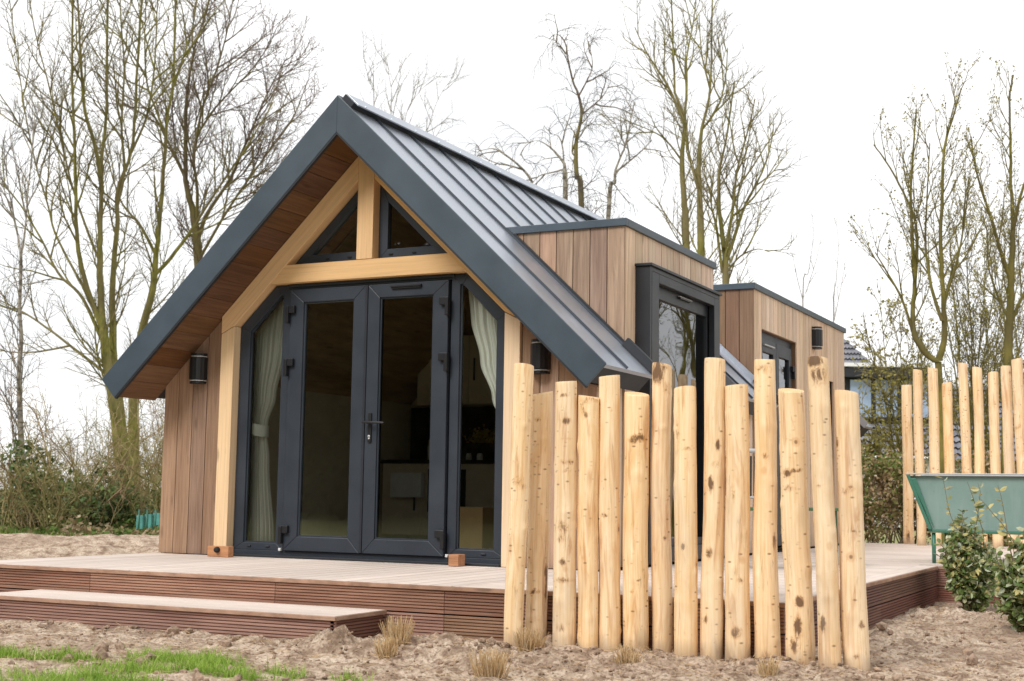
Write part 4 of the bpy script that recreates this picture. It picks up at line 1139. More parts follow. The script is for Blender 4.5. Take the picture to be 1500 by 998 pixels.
# ------------------------------------------------------------------ trees
def rvec(rd): return V((rd.gauss(0, 1), rd.gauss(0, 1), rd.gauss(0, 1)))
def wiggle(p, d, ln, n, rd, jit, trop):
    pts = [p]; d = d.normalized(); st = ln / n
    for i in range(n):
        d = (d + rvec(rd) * jit + trop * (.5 + i / n)).normalized(); p = p + d * st; pts.append(p)
    return pts
def sub_branches(src, r0, ln_, mbs, lvl, rd, o, leaves=None):
    """branches that leave the polyline src; o holds the habit of the tree"""
    step = o['step'][lvl]; tot = sum((src[i + 1] - src[i]).length for i in range(len(src) - 1))
    s = tot * o['bare'][lvl] + rd.uniform(0, step); acc = 0; i = 0
    while s < tot:
        while i < len(src) - 2 and acc + (src[i + 1] - src[i]).length < s: acc += (src[i + 1] - src[i]).length; i += 1
        seg = src[i + 1] - src[i]; f = min(1, max(0, (s - acc) / max(seg.length, 1e-6))); p = src[i] + seg * f
        t = seg.normalized(); side = rvec(rd); side = (side - t * side.dot(t)).normalized()
        ang = o['ang'][lvl] * rd.uniform(.7, 1.25)
        d = t * math.cos(ang) + side * math.sin(ang)
        rel = s / tot
        ln = o['len'][lvl] * rd.uniform(.55, 1.2) * (1.15 - .75 * rel)
        r = max(o['rmin'], min(r0 * .6, o['rad'][lvl] * (1.15 - .6 * rel)))
        n = o['seg'][lvl]
        pts = wiggle(p, d, ln, n, rd, o['jit'], o['trop'][lvl])
        mbs[lvl].tube(pts, [r * (1 - .75 * k / n) for k in range(n + 1)], 5 if lvl == 0 else 3)
        if lvl + 1 < len(o['step']): sub_branches(pts, r, ln, mbs, lvl + 1, rd, o, leaves)
        elif leaves is not None:
            for k in range(o['nleaf']):
                q = pts[rd.randint(1, n)] + rvec(rd) * .02
                a = rvec(rd).normalized() * o['lsize'] * rd.uniform(.6, 1.3); b = a.orthogonal().normalized() * a.length * .45
                leaves.add([q, q + a * .5 + b, q + a, q + a * .5 - b], [(0, 1, 2, 3)], None, rd.random())
        s += step * rd.uniform(.6, 1.4)
UPV = V((0, 0, 1))
HABIT = {
 'sapling': dict(step=[.42, .35, .3], bare=[.15, .15, .15], ang=[.5, .6, .6], len=[.55, .28, .14], rad=[.009, .007, .006], rmin=.005, seg=[4, 3, 2], jit=.08, trop=[UPV * .1, UPV * .06, UPV * .05]),
 'upright': dict(step=[.36, .24, .13], bare=[.22, .12, .1], ang=[.62, .65, .7], len=[2.0, .95, .45], rad=[.026, .014, .0095], rmin=.0065, seg=[6, 4, 3], jit=.085, trop=[UPV * .10, UPV * .08, UPV * .05]),
 'dense': dict(step=[.27, .19, .10], bare=[.22, .1, .08], ang=[.6, .62, .75], len=[2.2, 1.0, .45], rad=[.026, .014, .010], rmin=.007, seg=[6, 4, 3], jit=.095, trop=[UPV * .10, UPV * .07, UPV * .03]),
 'weeping': dict(step=[.34, .18, .13], bare=[.2, .15, .15], ang=[.9, .8, .6], len=[1.3, .95, .8], rad=[.026, .012, .009], rmin=.006, seg=[6, 5, 4], jit=.13, trop=[UPV * .02, UPV * -.22, UPV * -.35]),
 'sparse': dict(step=[.34, .22, .15], bare=[.18, .15, .15], ang=[.62, .65, .6], len=[1.7, .9, .45], rad=[.022, .013, .009], rmin=.0065, seg=[5, 4, 3], jit=.08, trop=[UPV * .12, UPV * .08, UPV * .05], nleaf=2, lsize=.05),
 'willow': dict(step=[.34, .23, .16], bare=[.18, .12, .1], ang=[.5, .5, .55], len=[1.6, .75, .32], rad=[.018, .010, .0065], rmin=.005, seg=[6, 4, 3], jit=.085, trop=[UPV * .14, UPV * .12, UPV * .08], nleaf=3, lsize=.034),
}
def tree(name, limbs, depth, habit, bark, twig, label, cat='tree', group=None, seed=1, base=None, leafmat=None, scale=1.0):
    """limbs: list of (radius at start m, radius at end m, [(px, py) ...]); first one is the trunk"""
    rd = random.Random(seed); o = dict(HABIT[habit])
    if scale != 1:
        for k in ('len', 'step', 'rad'): o[k] = [q * scale for q in o[k]]
    bpt = base or foot(limbs[0][2][0][0], depth)
    r = empty(name, bpt, label, cat, group)
    tk = MB(); cr = MB(); lv = MB() if leafmat else None
    paths = []
    for li, (r0, r1, pl) in enumerate(limbs):
        drift = 0 if li == 0 else rd.uniform(-1, 1) * .35
        pts = []
        n = len(pl); start = 0
        if li:                                       # start where it leaves an earlier limb
            q0 = min((abs(pp[0] - pl[0][0]) + abs(pp[1] - pl[0][1]), dd) for pp, dd in paths); start = q0[1] - depth
        L = 0
        for k, (px, py) in enumerate(pl):
            if k: L += math.hypot(px - pl[k - 1][0], py - pl[k - 1][1]) / FPX * depth
            dd = depth + start + drift * L
            pts.append(at(px, py, dd)); paths.append(((px, py), dd))
        if li == 0: pts[0] = V((pts[0].x, pts[0].y, GZ - .1))
        sm = []
        for k in range(len(pts) - 1):                # rounder path
            a = pts[max(0, k - 1)]; b = pts[k]; c = pts[k + 1]; d = pts[min(len(pts) - 1, k + 2)]
            for t in (0, .25, .5, .75):
                sm.append(.5 * ((2 * b) + (c - a) * t + (2 * a - 5 * b + 4 * c - d) * t * t + (3 * b - a - 3 * c + d) * t ** 3) + rvec(rd) * r0 * .03)
        sm.append(pts[-1]); n = len(sm)
        kk = .5 if li else .82; rad = [max(r1 * .45, r1 * .5 + (r0 * kk - r1 * .5) * (1 - k / (n - 1)) ** (2.1 if li == 0 else 1.3)) for k in range(n)]
        if li == 0: rad[0] *= 1.35; rad[1] *= 1.12
        tk.tube(sm, rad, 9)
        sub_branches(sm, r0, L, [tk, cr, cr], 0, rd, o, lv)
    tk.build('trunk', M[bark], r); cr.build('crown', M[twig], r)
    if lv: lv.build('foliage', M[leafmat], r)
    return r

# left of the cabin
tree('birch_tree', [(.10, .06, [(34, 790), (33, 690), (28, 560), (31, 500), (29, 450), (31, 390), (30, 370)]), (.05, .015, [(30, 370), (24, 335), (14, 285), (6, 230)]), (.05, .015, [(31, 372), (37, 335), (41, 280), (48, 215), (52, 150)])],
     27, 'sparse', 'bark_birch', 'twig_grey', 'slender birch with mottled white stem, leftmost of the trees', group='bare trees left of the cabin', seed=3)
tree('bare_tree', [(.21, .05, [(180, 800), (178, 700), (170, 610), (159, 545), (152, 494), (148, 450), (146, 384), (147, 340), (148, 280), (149, 232), (156, 160), (156, 80), (158, 0), (160, -80)]),
     (.14, .03, [(153, 490), (132, 435), (119, 391), (112, 340), (110, 240), (106, 120), (106, 0), (104, -80)]),
     (.10, .03, [(149, 275), (140, 216), (124, 160), (118, 80), (114, 0), (112, -70)]),
     (.09, .02, [(150, 500), (135, 465), (116, 430), (85, 400), (60, 350), (30, 300), (0, 268), (-40, 240)]),
     (.075, .02, [(156, 548), (120, 520), (75, 485), (35, 458), (0, 440), (-40, 420)]),
     (.06, .02, [(128, 430), (105, 390), (80, 340), (70, 300), (52, 240), (36, 160), (22, 60), (14, 0)]),
     (.06, .02, [(146, 384), (125, 330), (105, 270), (88, 200), (70, 120), (50, 40), (40, -30)])],
     29, 'upright', 'bark_green', 'twig', 'big mossy bare tree with several upright stems, its trunk under the left eave', group='bare trees left of the cabin', seed=4)
tree('bare_tree', [(.15, .05, [(188, 800), (180, 640), (166, 527), (165, 472), (164, 428), (168, 373), (172, 320), (172, 280), (192, 224), (198, 160), (202, 80), (206, 20), (210, -60)]),
     (.08, .02, [(172, 300), (182, 250), (178, 180), (182, 100), (176, 10), (178, -50)]),
     (.06, .02, [(192, 224), (215, 170), (226, 100), (230, 20), (236, -50)])],
     29.6, 'upright', 'bark_green', 'twig', 'straight mossy bare tree close beside the big several stemmed one', group='bare trees left of the cabin', seed=5)
tree('bare_tree', [(.19, .04, [(196, 800), (196, 700), (197, 560), (207, 490), (223, 428), (228, 380), (232, 340), (242, 224), (244, 180), (254, 120), (256, 60), (257, 0), (258, -80)]),
     (.10, .03, [(225, 405), (250, 378), (282, 335), (304, 300), (332, 258), (368, 205), (400, 150)]),
     (.08, .02, [(229, 375), (205, 330), (180, 300), (165, 260), (150, 200)]),
     (.06, .02, [(244, 200), (228, 160), (215, 120), (212, 60), (214, 0), (215, -60)]),
     (.06, .02, [(254, 125), (270, 80), (284, 30), (292, -40)])],
     31, 'upright', 'bark_green', 'twig', 'leaning mossy bare tree rising above the left roof slope', group='bare trees left of the cabin', seed=6)
tree('bare_tree', [(.24, .04, [(305, 800), (300, 600), (294, 430), (288, 350), (280, 300), (272, 264), (272, 180), (276, 120), (288, 60), (304, 10), (312, -60)]),
     (.12, .02, [(290, 350), (304, 312), (336, 264), (368, 192), (395, 130), (420, 85)]),
     (.10, .02, [(288, 345), (289, 280), (284, 216), (308, 168), (340, 132), (372, 98), (398, 60)]),
     (.09, .02, [(276, 270), (258, 232), (240, 196), (222, 165), (200, 148), (185, 120)]),
     (.08, .02, [(292, 380), (320, 330), (352, 280), (392, 225), (425, 180), (440, 150)]),
     (.07, .02, [(286, 216), (296, 160), (318, 100), (334, 40), (344, -20)])],
     33, 'dense', 'bark_brown', 'twig_brown', 'brown twiggy bare tree spreading above the left roof slope toward the gable peak', group='bare trees left of the cabin', seed=8)
# behind the roof
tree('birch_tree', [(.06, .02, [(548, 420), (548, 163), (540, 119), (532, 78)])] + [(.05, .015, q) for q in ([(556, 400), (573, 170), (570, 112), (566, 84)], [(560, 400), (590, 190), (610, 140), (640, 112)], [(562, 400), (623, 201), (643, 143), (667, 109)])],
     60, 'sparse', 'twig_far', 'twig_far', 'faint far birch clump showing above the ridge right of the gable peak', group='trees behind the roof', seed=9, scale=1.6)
tree('birch_tree', [(.11, .03, [(856, 560), (852, 307), (845, 261), (844, 210), (852, 168), (847, 139), (839, 118), (833, 92), (828, 63), (815, 50), (804, 58)]),
     (.06, .02, [(845, 230), (838, 222), (842, 190)]), (.05, .015, [(852, 168), (868, 155), (884, 140), (893, 122)]), (.05, .015, [(848, 140), (860, 118), (868, 95), (862, 60)]), (.04, .01, [(830, 80), (815, 62), (803, 75)])],
     34, 'weeping', 'bark_brown', 'twig_grey', 'tall weeping birch with hooked drooping top behind the ridge', group='trees behind the roof', seed=10)
tree('birch_tree', [(.095, .03, [(830, 560), (828, 295), (827, 262), (826, 240), (812, 222), (800, 212), (786, 206), (770, 214), (762, 228)]),
     (.08, .02, [(780, 268), (772, 255), (757, 240), (740, 227), (722, 218), (700, 222)]), (.05, .015, [(826, 248), (812, 252), (790, 258), (779, 270)]), (.05, .015, [(826, 240), (824, 215), (818, 200), (806, 196)])],
     33, 'weeping', 'bark_birch', 'twig_grey', 'low arching weeping birch just above the ridge', group='trees behind the roof', seed=11)
tree('birch_tree', [(.095, .03, [(884, 560), (891, 318), (900, 269), (902, 248), (917, 210), (925, 168), (930, 150)]), (.06, .02, [(902, 252), (920, 238), (942, 219), (955, 205)]), (.04, .01, [(915, 212), (905, 190), (898, 172)])],
     34, 'weeping', 'bark_birch', 'twig_grey', 'pale stemmed birch forking between the hooked birch and the tall bare pair', group='trees behind the roof', seed=12)
tree('bare_tree', [(.125, .03, [(1008, 640), (1005, 362), (1002, 295), (999, 236), (1002, 177), (990, 140), (988, 126), (986, 63), (984, 10), (982, -50)]),
     (.07, .02, [(1001, 175), (976, 122), (958, 95), (942, 67), (930, 40)]), (.07, .02, [(1002, 180), (1006, 130), (1006, 84), (1016, 30), (1022, -30)]), (.05, .015, [(999, 236), (975, 205), (950, 190), (930, 182)])],
     30, 'sparse', 'bark_green', 'twig', 'left one of two tall bare trees rising behind the first dormer', group='trees behind the roof', seed=13)
tree('bare_tree', [(.125, .03, [(1030, 640), (1027, 372), (1025, 295), (1024, 236), (1028, 189), (1039, 143), (1042, 84), (1043, 13), (1046, -50)]),
     (.06, .02, [(1022, 275), (1012, 240), (1005, 215), (1008, 170)]), (.06, .02, [(1028, 190), (1050, 160), (1062, 120), (1066, 70)]), (.05, .015, [(1040, 130), (1028, 80), (1024, 20)])],
     29, 'sparse', 'bark_green', 'twig', 'right one of two tall bare trees rising behind the first dormer', group='trees behind the roof', seed=14)
tree('bare_tree', [(.10, .03, [(1066, 640), (1063, 410), (1060, 360), (1053, 295), (1054, 250), (1064, 202), (1072, 147), (1076, 120)]),
     (.08, .02, [(1062, 390), (1078, 340), (1092, 300), (1112, 262), (1126, 225), (1133, 190)]), (.07, .02, [(1062, 370), (1073, 310), (1080, 250), (1096, 190), (1106, 145)]), (.06, .02, [(1058, 400), (1049, 330), (1042, 300), (1046, 250)]), (.05, .01, [(1064, 400), (1085, 375), (1110, 365), (1128, 370)])],
     26, 'upright', 'bark_green', 'twig', 'several stemmed mossy tree above the gap between the dormers', group='trees behind the roof', seed=15, scale=.9)
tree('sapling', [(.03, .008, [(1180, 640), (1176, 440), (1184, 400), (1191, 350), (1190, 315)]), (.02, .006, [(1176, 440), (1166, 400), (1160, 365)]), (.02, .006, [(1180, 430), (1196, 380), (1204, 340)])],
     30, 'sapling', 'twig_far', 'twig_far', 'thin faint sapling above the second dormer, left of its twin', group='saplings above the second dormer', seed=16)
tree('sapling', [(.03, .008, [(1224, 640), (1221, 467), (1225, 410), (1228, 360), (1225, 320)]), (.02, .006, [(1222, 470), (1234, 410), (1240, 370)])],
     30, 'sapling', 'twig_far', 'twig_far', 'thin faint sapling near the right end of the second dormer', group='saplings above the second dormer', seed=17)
# right side: budding willows
wl = tree('willow_tree', [(.17, .10, [(1380, 810), (1378, 640), (1376, 572), (1374, 530)]),
     (.12, .02, [(1374, 530), (1360, 522), (1344, 500), (1338, 485), (1337, 455), (1341, 402), (1343, 356), (1339, 318), (1322, 280), (1303, 245), (1280, 212)]),
     (.11, .02, [(1375, 528), (1381, 508), (1384, 490), (1382, 450), (1378, 356), (1380, 287), (1383, 218), (1398, 165), (1408, 130)]),
     (.06, .02, [(1341, 400), (1336, 340), (1334, 280), (1338, 215), (1342, 160)]), (.05, .015, [(1338, 490), (1322, 440), (1300, 400), (1282, 370)]),
     (.06, .015, [(1380, 470), (1364, 420), (1356, 360), (1358, 290), (1362, 210)]), (.05, .015, [(1383, 440), (1400, 390), (1412, 330), (1420, 260)])],
     20, 'willow', 'bark_willow', 'twig', 'budding willow forking low into two mossy limbs behind the far palisade', group='budding willows on the right', seed=20, leafmat='budleaf', scale=.8)
tree('willow_tree', [(.13, .03, [(1472, 820), (1475, 640), (1477, 518), (1481, 402), (1484, 333), (1482, 287), (1480, 220), (1479, 149), (1484, 110)]),
     (.07, .02, [(1480, 410), (1466, 370), (1452, 320), (1438, 280), (1428, 240), (1422, 200)]), (.06, .02, [(1484, 340), (1494, 290), (1510, 240), (1520, 180)]), (.06, .02, [(1478, 480), (1500, 430), (1530, 390), (1550, 340)]), (.05, .015, [(1478, 470), (1460, 430), (1448, 390), (1446, 340)])],
     20.5, 'willow', 'bark_willow', 'twig', 'budding willow with one straight dark trunk near the right edge', group='budding willows on the right', seed=21, leafmat='budleaf', scale=.8)
for i, (px, d, sd) in enumerate(((1420, 23, 31), (1444, 24, 32), (1322, 22, 33), (1256, 23, 34), (1508, 22, 35))):
    h = (300, 330, 455, 610, 330)[i]; k_ = .45 if i == 3 else 1
    tree('willow_shrub', [(.035, .010, [(px, 800), (px - 2, 700), (px + 4, h + (700 - h) * .55), (px - 3, h + (700 - h) * .25), (px + 2, h)])] + [(.035, .01, [(px, 720 + 10 * k), (px + sx * .5, h + (720 - h) * .6), (px + sx, h + (720 - h) * .3), (px + sx * 1.3, h + 18 * k)]) for k, sx in enumerate((-24, 22, -40, 36))],
         d, 'sparse' if px < 1400 else 'willow', 'bark_willow', 'twig', ('yellowish budding shrub between the two willows, nearest the forked one', 'yellowish budding shrub between the two willows, nearest the straight one', 'thin budding shrub before the windows of the tiled house', 'low budding shrub below the far end of the roof eave', 'budding shrub at the right edge of the photo')[i], 'shrub', 'budding shrubs on the right', sd, leafmat='budleaf', scale=.6 * k_)
# trees outside the frame that the side windows mirror
for i, (x, y) in enumerate(((7.6, 15.5), (8.6, 19.5), (9.6, 24.5), (8.0, 22.5), (10.6, 28), (7.2, 18.0))):
    src = wl; c = src.copy(); COL.objects.link(c); c.location = (x, y, GZ); c.rotation_euler = (0, 0, i * 1.3); c.scale = (1.1, 1.1, 1.1)
    c['label'] = 'budding willow standing to the right, outside the photo'; c['group'] = 'willows mirrored in the side windows'
    for q in src.children:
        e = q.copy(); COL.objects.link(e); e.parent = c

# ------------------------------------------------------------------ undergrowth on the left
SHRUB = dict(step=[.24, .14], bare=[.12, .1], ang=[.8, .9], len=[.8, .36], rad=[.009, .006], rmin=.005, seg=[4, 3], jit=.3, trop=[UPV * .06, UPV * .02])
def bare_shrub(px, d, h, n, label, seed, spread=.5, mat='twig_shrub', group='bare shrubs in the thicket on the left'):
    rd = random.Random(seed); b = foot(px, d); r = empty('bare_shrub', b, label, 'shrub', group)
    st = MB(); tw = MB()
    for i in range(n):
        a = rd.uniform(0, 6.28); q = rd.random()
        dr = V((math.cos(a) * q * spread, math.sin(a) * q * spread, 1)).normalized()
        p = b + V((rd.gauss(0, .25), rd.gauss(0, .25), -.05))
        pts = wiggle(p, dr, h * rd.choice((.4, .6, .85, 1.1)) * rd.uniform(.85, 1.15), 8, rd, .19, V((0, 0, .01)))
        st.tube(pts, [rd.choice((.010, .014, .024)) * (1 - .8 * k / 8) * rd.uniform(.8, 1.2) for k in range(9)], 4)
        sub_branches(pts, .02, h, [st, tw], 0, rd, SHRUB)
    st.build('stems', M[mat], r); tw.build('twigs', M[mat], r)
    return r
bs = [(-20, 25, 3.0, 'bare shrub at the left edge of the photo'), (22, 24.5, 2.2, 'low bare shrub at the foot of the slender birch'), (58, 24, 2.6, 'bare tan shrub with fanned stems right of the birch foot'),
      (84, 23.5, 2.5, 'bare shrub with thick pale forked stems above the soil mound'), (112, 25, 3.2, 'tall bare shrub left of the big mossy trunk'), (140, 24.5, 2.5, 'tangled bare shrub just left of the big mossy trunk'),
      (205, 25, 3.0, 'tangled bare shrub right of the mossy trunks, under the left eave'), (228, 24.5, 2.8, 'bare shrub touching the left corner of the cabin wall'), (262, 26, 2.6, 'bare shrub half hidden behind the cabin corner'), (165, 27, 2.7, 'bare shrub behind the big mossy trunk'), (45, 28, 2.8, 'bare shrub farther back behind the fanned one'), (-50, 27, 2.6, 'bare shrub cut by the left edge')]
for i, (px, d, h, lab) in enumerate(bs): bare_shrub(px, d, h, 12, lab, 60 + i, .75, ('twig_red', 'twig_shrub', 'twig_shrub', 'twig_olive')[i % 4])
# a few stout pale stems
def leafy(name, px, d, wd, hgt, n, ls, mat, label, group, seed, z0=0.0, shape=1.0):
    rd = random.Random(seed); b = foot(px, d); r = empty(name, b, label, 'bush', group)
    m = MB(); blobs = [(V((rd.uniform(-.5, .5) * wd, rd.uniform(-.4, .4) * wd, rd.uniform(.2, .8) * hgt)), rd.uniform(.22, .42) * min(wd, hgt)) for _ in range(9)]
    for i in range(n):
        c, rr = rd.choice(blobs); q = rvec(rd).normalized() * rr * rd.random() ** .35
        p = b + c + V((q.x, q.y, q.z * shape))
        if p.z < GZ + .02: p.z = GZ + rd.uniform(.02, .25)
        a = rvec(rd).normalized() * ls * rd.uniform(.6, 1.3); e = a.orthogonal().normalized() * a.length * .55
        m.add([p - a * .5, p + e * .6, p + a * .5, p - e * .6], [(0, 1, 2, 3)], None, min(1, max(0, (.58 if mat == 'hedge_leaf' else .45) + .5 * nz(p.x * 2.5, p.y * 2.5, p.z * 2.5) + rd.gauss(0, .18))))
    m.build('foliage', M[mat], r)
    st = MB()
    for i in range(12):
        a = rd.uniform(0, 6.28); pts = wiggle(b + V((rd.gauss(0, .12), rd.gauss(0, .12), -.05)), V((math.cos(a) * .5, math.sin(a) * .5, 1)), hgt * rd.uniform(.5, .9), 5, rd, .15, V((0, 0, 0)))
        st.tube(pts, [.014, .013, .011, .009, .007, .004], 4)
    st.build('stems', M['bark_brown'], r)
    return r
for i, (px, d, wd, h, lab) in enumerate(((-10, 26.0, 1.6, 1.0, 'dark evergreen bush at the left edge of the photo'), (36, 25.3, 1.0, 1.9, 'dark evergreen bush climbing the foot of the birch'), (84, 25.0, 1.2, 1.2, 'low evergreen bush behind the forked pale stems'),
      (122, 24.6, 1.3, 1.5, 'broad evergreen bush left of the mossy trunks'), (160, 25.0, 1.0, 1.2, 'evergreen bush at the foot of the mossy trunks'), (236, 27.5, 1.6, .9, 'low evergreen bush behind the turquoise netting'), (190, 26, 1.1, .7, 'small evergreen bush left of the turquoise netting'))):
    leafy('evergreen_bush', px, d, wd * .9, h, 900, .10, 'evergreen', lab, 'evergreen bushes in the thicket', 80 + i)
# the wood beyond reads as one mass
m = MB(); rd = random.Random(99)
for i in range(230):
    px = rd.choice((rd.uniform(-120, 330), rd.uniform(120, 330))); d = rd.uniform(31, 46); b = foot(px, d)
    pts = wiggle(b, V((rd.gauss(0, .3), rd.gauss(0, .3), 1)), rd.uniform(1.4, 2.6 if px < 130 else 4.4), 7, rd, .12, V((0, 0, .02)))
    m.tube(pts, [.018 * (1 - .8 * k / 7) for k in range(8)], 3)
    sub_branches(pts, .02, 3, [m, m], 0, rd, dict(SHRUB, step=[.34, .26], len=[1.1, .5]))
tag(m.build('undergrowth', M['twig_shrub'], None), 'far tangle of bare brown undergrowth behind the trees on the left', 'undergrowth', kind='stuff')
m = MB()
b0 = [foot(q, 23.2) for q in (205, 217, 229)]
nt = empty('garden_netting', foot(217, 23.2), 'turquoise netting low in the thicket beside the cabin corner', 'netting')
for i, b in enumerate(b0):
    m.box(b.x - .06, b.x + .08, b.y - .02, b.y + .02, GZ + .15, GZ + .40 + .02 * i)
m.build('sheet', M['tarp'], nt)
m = MB()
for b in b0: m.tube([V((b.x, b.y - .03, GZ - .05)), V((b.x, b.y - .03, GZ + .5))], [.015, .015], 6, cap=True)
m.build('stake', M['green_dark'], nt)

# ------------------------------------------------------------------ shrubs at the deck corner
def elaeagnus(x, y, h, rad, label, seed, nst=26, sprouts=((0, 0),)):
    rd = random.Random(seed); b = V((x, y, soil_z(x, y) if x < 7 else GZ)); r = empty('variegated_shrub', b, label, 'shrub', 'variegated shrubs beside the deck')
    st = MB(); lf = MB()
    def leaf(p, d, s, tone):
        d = d.normalized(); sd = d.cross(rvec(rd)).normalized(); up = sd.cross(d)
        w = s * .27; f = .10 * s; cu = s * rd.uniform(-.12, .05)
        lf.add([p, p + d * s * .3 + sd * w * .85 + up * f, p + d * s * .65 + sd * w * .9 + up * (f + cu), p + d * s + up * cu * 2, p + d * s * .65 - sd * w * .9 + up * (f + cu), p + d * s * .3 - sd * w * .85 + up * f, p + d * s * .45 + up * cu * .3],
               [(0, 1, 6), (1, 2, 6), (2, 3, 6), (3, 4, 6), (4, 5, 6), (5, 0, 6)], None, tone)
    def stem(p, dr, ln, r0, dens, ls, pale):
        pts = wiggle(p, dr, ln, 8, rd, .10, UPV * .05); st.tube(pts, [r0 * (1 - .7 * k / 8) for k in range(9)], 5)
        for k in range(1, 9):
            for q in range(dens):
                pp = pts[k - 1].lerp(pts[k], rd.random()); t = (pts[k] - pts[k - 1]).normalized(); s = rvec(rd); s = (s - t * s.dot(t)).normalized()
                z = (pp.z - b.z) / h
                out = V((pp.x - b.x, pp.y - b.y, 0)).length / rad
                tone = min(1, max(0, rd.gauss(.50 + .24 * z + .14 * out + pale, .26)))
                leaf(pp, t * .45 + s + V((0, 0, -.1)), ls * rd.uniform(.6, 1.25), tone)
        return pts
    for i in range(nst):
        a = rd.uniform(0, 6.28); q = rd.random() ** .7
        hh = h * .80 * (1 - .45 * q) * rd.uniform(.7, 1.1)
        p = b + V((math.cos(a), math.sin(a), 0)) * rad * .35 * q
        pts = stem(p, V((math.cos(a) * q * .26, math.sin(a) * q * .26, 1)), hh, .006, 4, .058, 0)
        for k in (2, 3, 4, 5, 6):
            for _ in range(2):
                aa = rd.uniform(0, 6.28); stem(pts[k], V((math.cos(aa), math.sin(aa), .35)), rad * rd.uniform(.3, .62), .003, 2, .052, .02)
    for sx, sy in sprouts:
        stem(b + V((sx, sy, h * .4)), V((rd.gauss(0, .08), rd.gauss(0, .08), 1)), h * .6 * rd.uniform(.92, 1.05), .005, 2, .06, .25)
    st.build('stems', M['bark_brown'], r); lf.build('foliage', M['elaeagnus'], r)
elaeagnus(4.43, 1.95, 1.04, .245, 'bushy variegated shrub at the deck corner in front of the green trough', 201, 34, ((0, 0), (.1, .02), (-.06, .05)))
elaeagnus(5.02, .30, .95, .25, 'bushy variegated shrub nearest the viewer, cut by the right edge', 202, 36, ((0, 0), (-.09, 0)))

# ------------------------------------------------------------------ hedge and neighbour house behind the far palisade
hl = ['brown and green hedge bush just right of the last tall logs', 'hedge bush behind the left end of the far palisade', 'hedge bush behind the second gap of the far palisade', 'hedge bush behind the middle of the far palisade', 'hedge bush behind the right part of the far palisade', 'hedge bush behind the right end of the far palisade']
for i, (px, d) in enumerate(((1262, 20.5), (1302, 20.2), (1345, 20.8), (1390, 20.4), (1440, 20.6), (1492, 20.5))):
    leafy('hedge_bush', px, d, 1.0, 1.75, 3400, .06, 'hedge_leaf', hl[i], 'bushes of the hedge on the right', 120 + i)
DH = 42.0
nh = empty('neighbour_house', foot(1330, DH), 'house with grey tiled roof and a dark flat roofed dormer beyond the hedge', 'house')
hx = RT.copy(); hx.z = 0; hx.normalize(); hy = V((-hx.y, hx.x, 0))
O0 = at(1240, 600, DH); O0 = V((O0.x, O0.y, 0))
mpp = DH / FPX
def hp(px, z, dep=0.0): return O0 + hx * ((px - 1240) * mpp) + hy * dep + V((0, 0, z))
def hz(py): return at(1300, py, DH).z
def tiles(mbx, a0, a1, b0, b1, rows, cols):
    """tiled slope: eave edge a0-a1, upper edge b0-b1"""
    a0, a1, b0, b1 = map(V, (a0, a1, b0, b1))
    nrm = (a1 - a0).cross(b0 - a0).normalized()
    if nrm.z < 0: nrm = -nrm
    for r in range(rows):
        f0 = r / rows; f1 = (r + 1.25) / rows; vs = []; n = cols * 6
        for k in range(n + 1):
            u = k / n; w = .5 + .5 * math.cos(2 * math.pi * u * cols)
            lo = a0.lerp(b0, f0).lerp(a1.lerp(b1, f0), u); hi_ = a0.lerp(b0, min(1, f1)).lerp(a1.lerp(b1, min(1, f1)), u)
            vs += [lo + nrm * (.03 + .05 + .07 * w), hi_ + nrm * (.05 * w), lo + nrm * (.0)]
        mbx.add(vs, [(3 * k, 3 * k + 3, 3 * k + 4, 3 * k + 1) for k in range(n)], smooth=True)
        mbx.add(vs, [(3 * k + 2, 3 * k + 5, 3 * k + 3, 3 * k) for k in range(n)], mi=1)  # dark front faces put the shade between tile rows into colour
zE, zR = hz(668), hz(472)
m = MB()
def rp(px, py, f=None):
    z = hz(py); return hp(px, z, (z - zE) * 1.05)
tiles(m, rp(1120, 668), rp(1420, 668), rp(1120, 474), rp(1286, 474), 20, 34)
nr = m.build('roof', [M['tile'], M['far_dark']], nh)
m = MB(); tiles(m, hp(1385, zE - .2, -.6), hp(1640, zE - .2, -.6), hp(1385, hz(556), 2.0), hp(1640, hz(556), 2.0), 13, 28); m.build('side_roof', [M['tile'], M['far_dark']], nh)
m = MB(); q0 = [hp(1100, GZ, .3), hp(1640, GZ, .3), hp(1640, GZ, 8), hp(1100, GZ, 8)]; m.prism(q0, (0, 0, zE - GZ - .05)); m.build('wall', M['far_wall'], nh)
zd0, zd1 = hz(612), hz(534)
m = MB(); m.prism([hp(1228, zd0, .9), hp(1382, zd0, .9), hp(1382, zd0, 5), hp(1228, zd0, 5)], (0, 0, zd1 - zd0 - .35)); dmr = m.build('flat_dormer', M['far_dark'], nh)
m = MB(); m.prism([hp(1222, hz(550), .55), hp(1388, hz(550), .55), hp(1388, hz(550), 5), hp(1222, hz(550), 5)], (0, 0, hz(536) - hz(550))); m.build('dormer_roof', M['far_dark'], dmr)
m = MB(); m.prism([hp(1222, hz(534.5), .5), hp(1376, hz(534.5), .5), hp(1376, hz(534.5), 5), hp(1222, hz(534.5), 5)], (0, 0, hz(529) - hz(534.5))); m.build('roof_edge', M['far_white'], dmr)
for a, b in ((1256, 1287), (1294, 1326), (1335, 1372)):
    m = MB(); zz0, zz1 = hz(609), hz(553)
    m.prism([hp(a, zz0, .86), hp(b, zz0, .86), hp(b, zz1, .86), hp(a, zz1, .86)], hy * .03); m.build('window', M['far_glass'], nh)

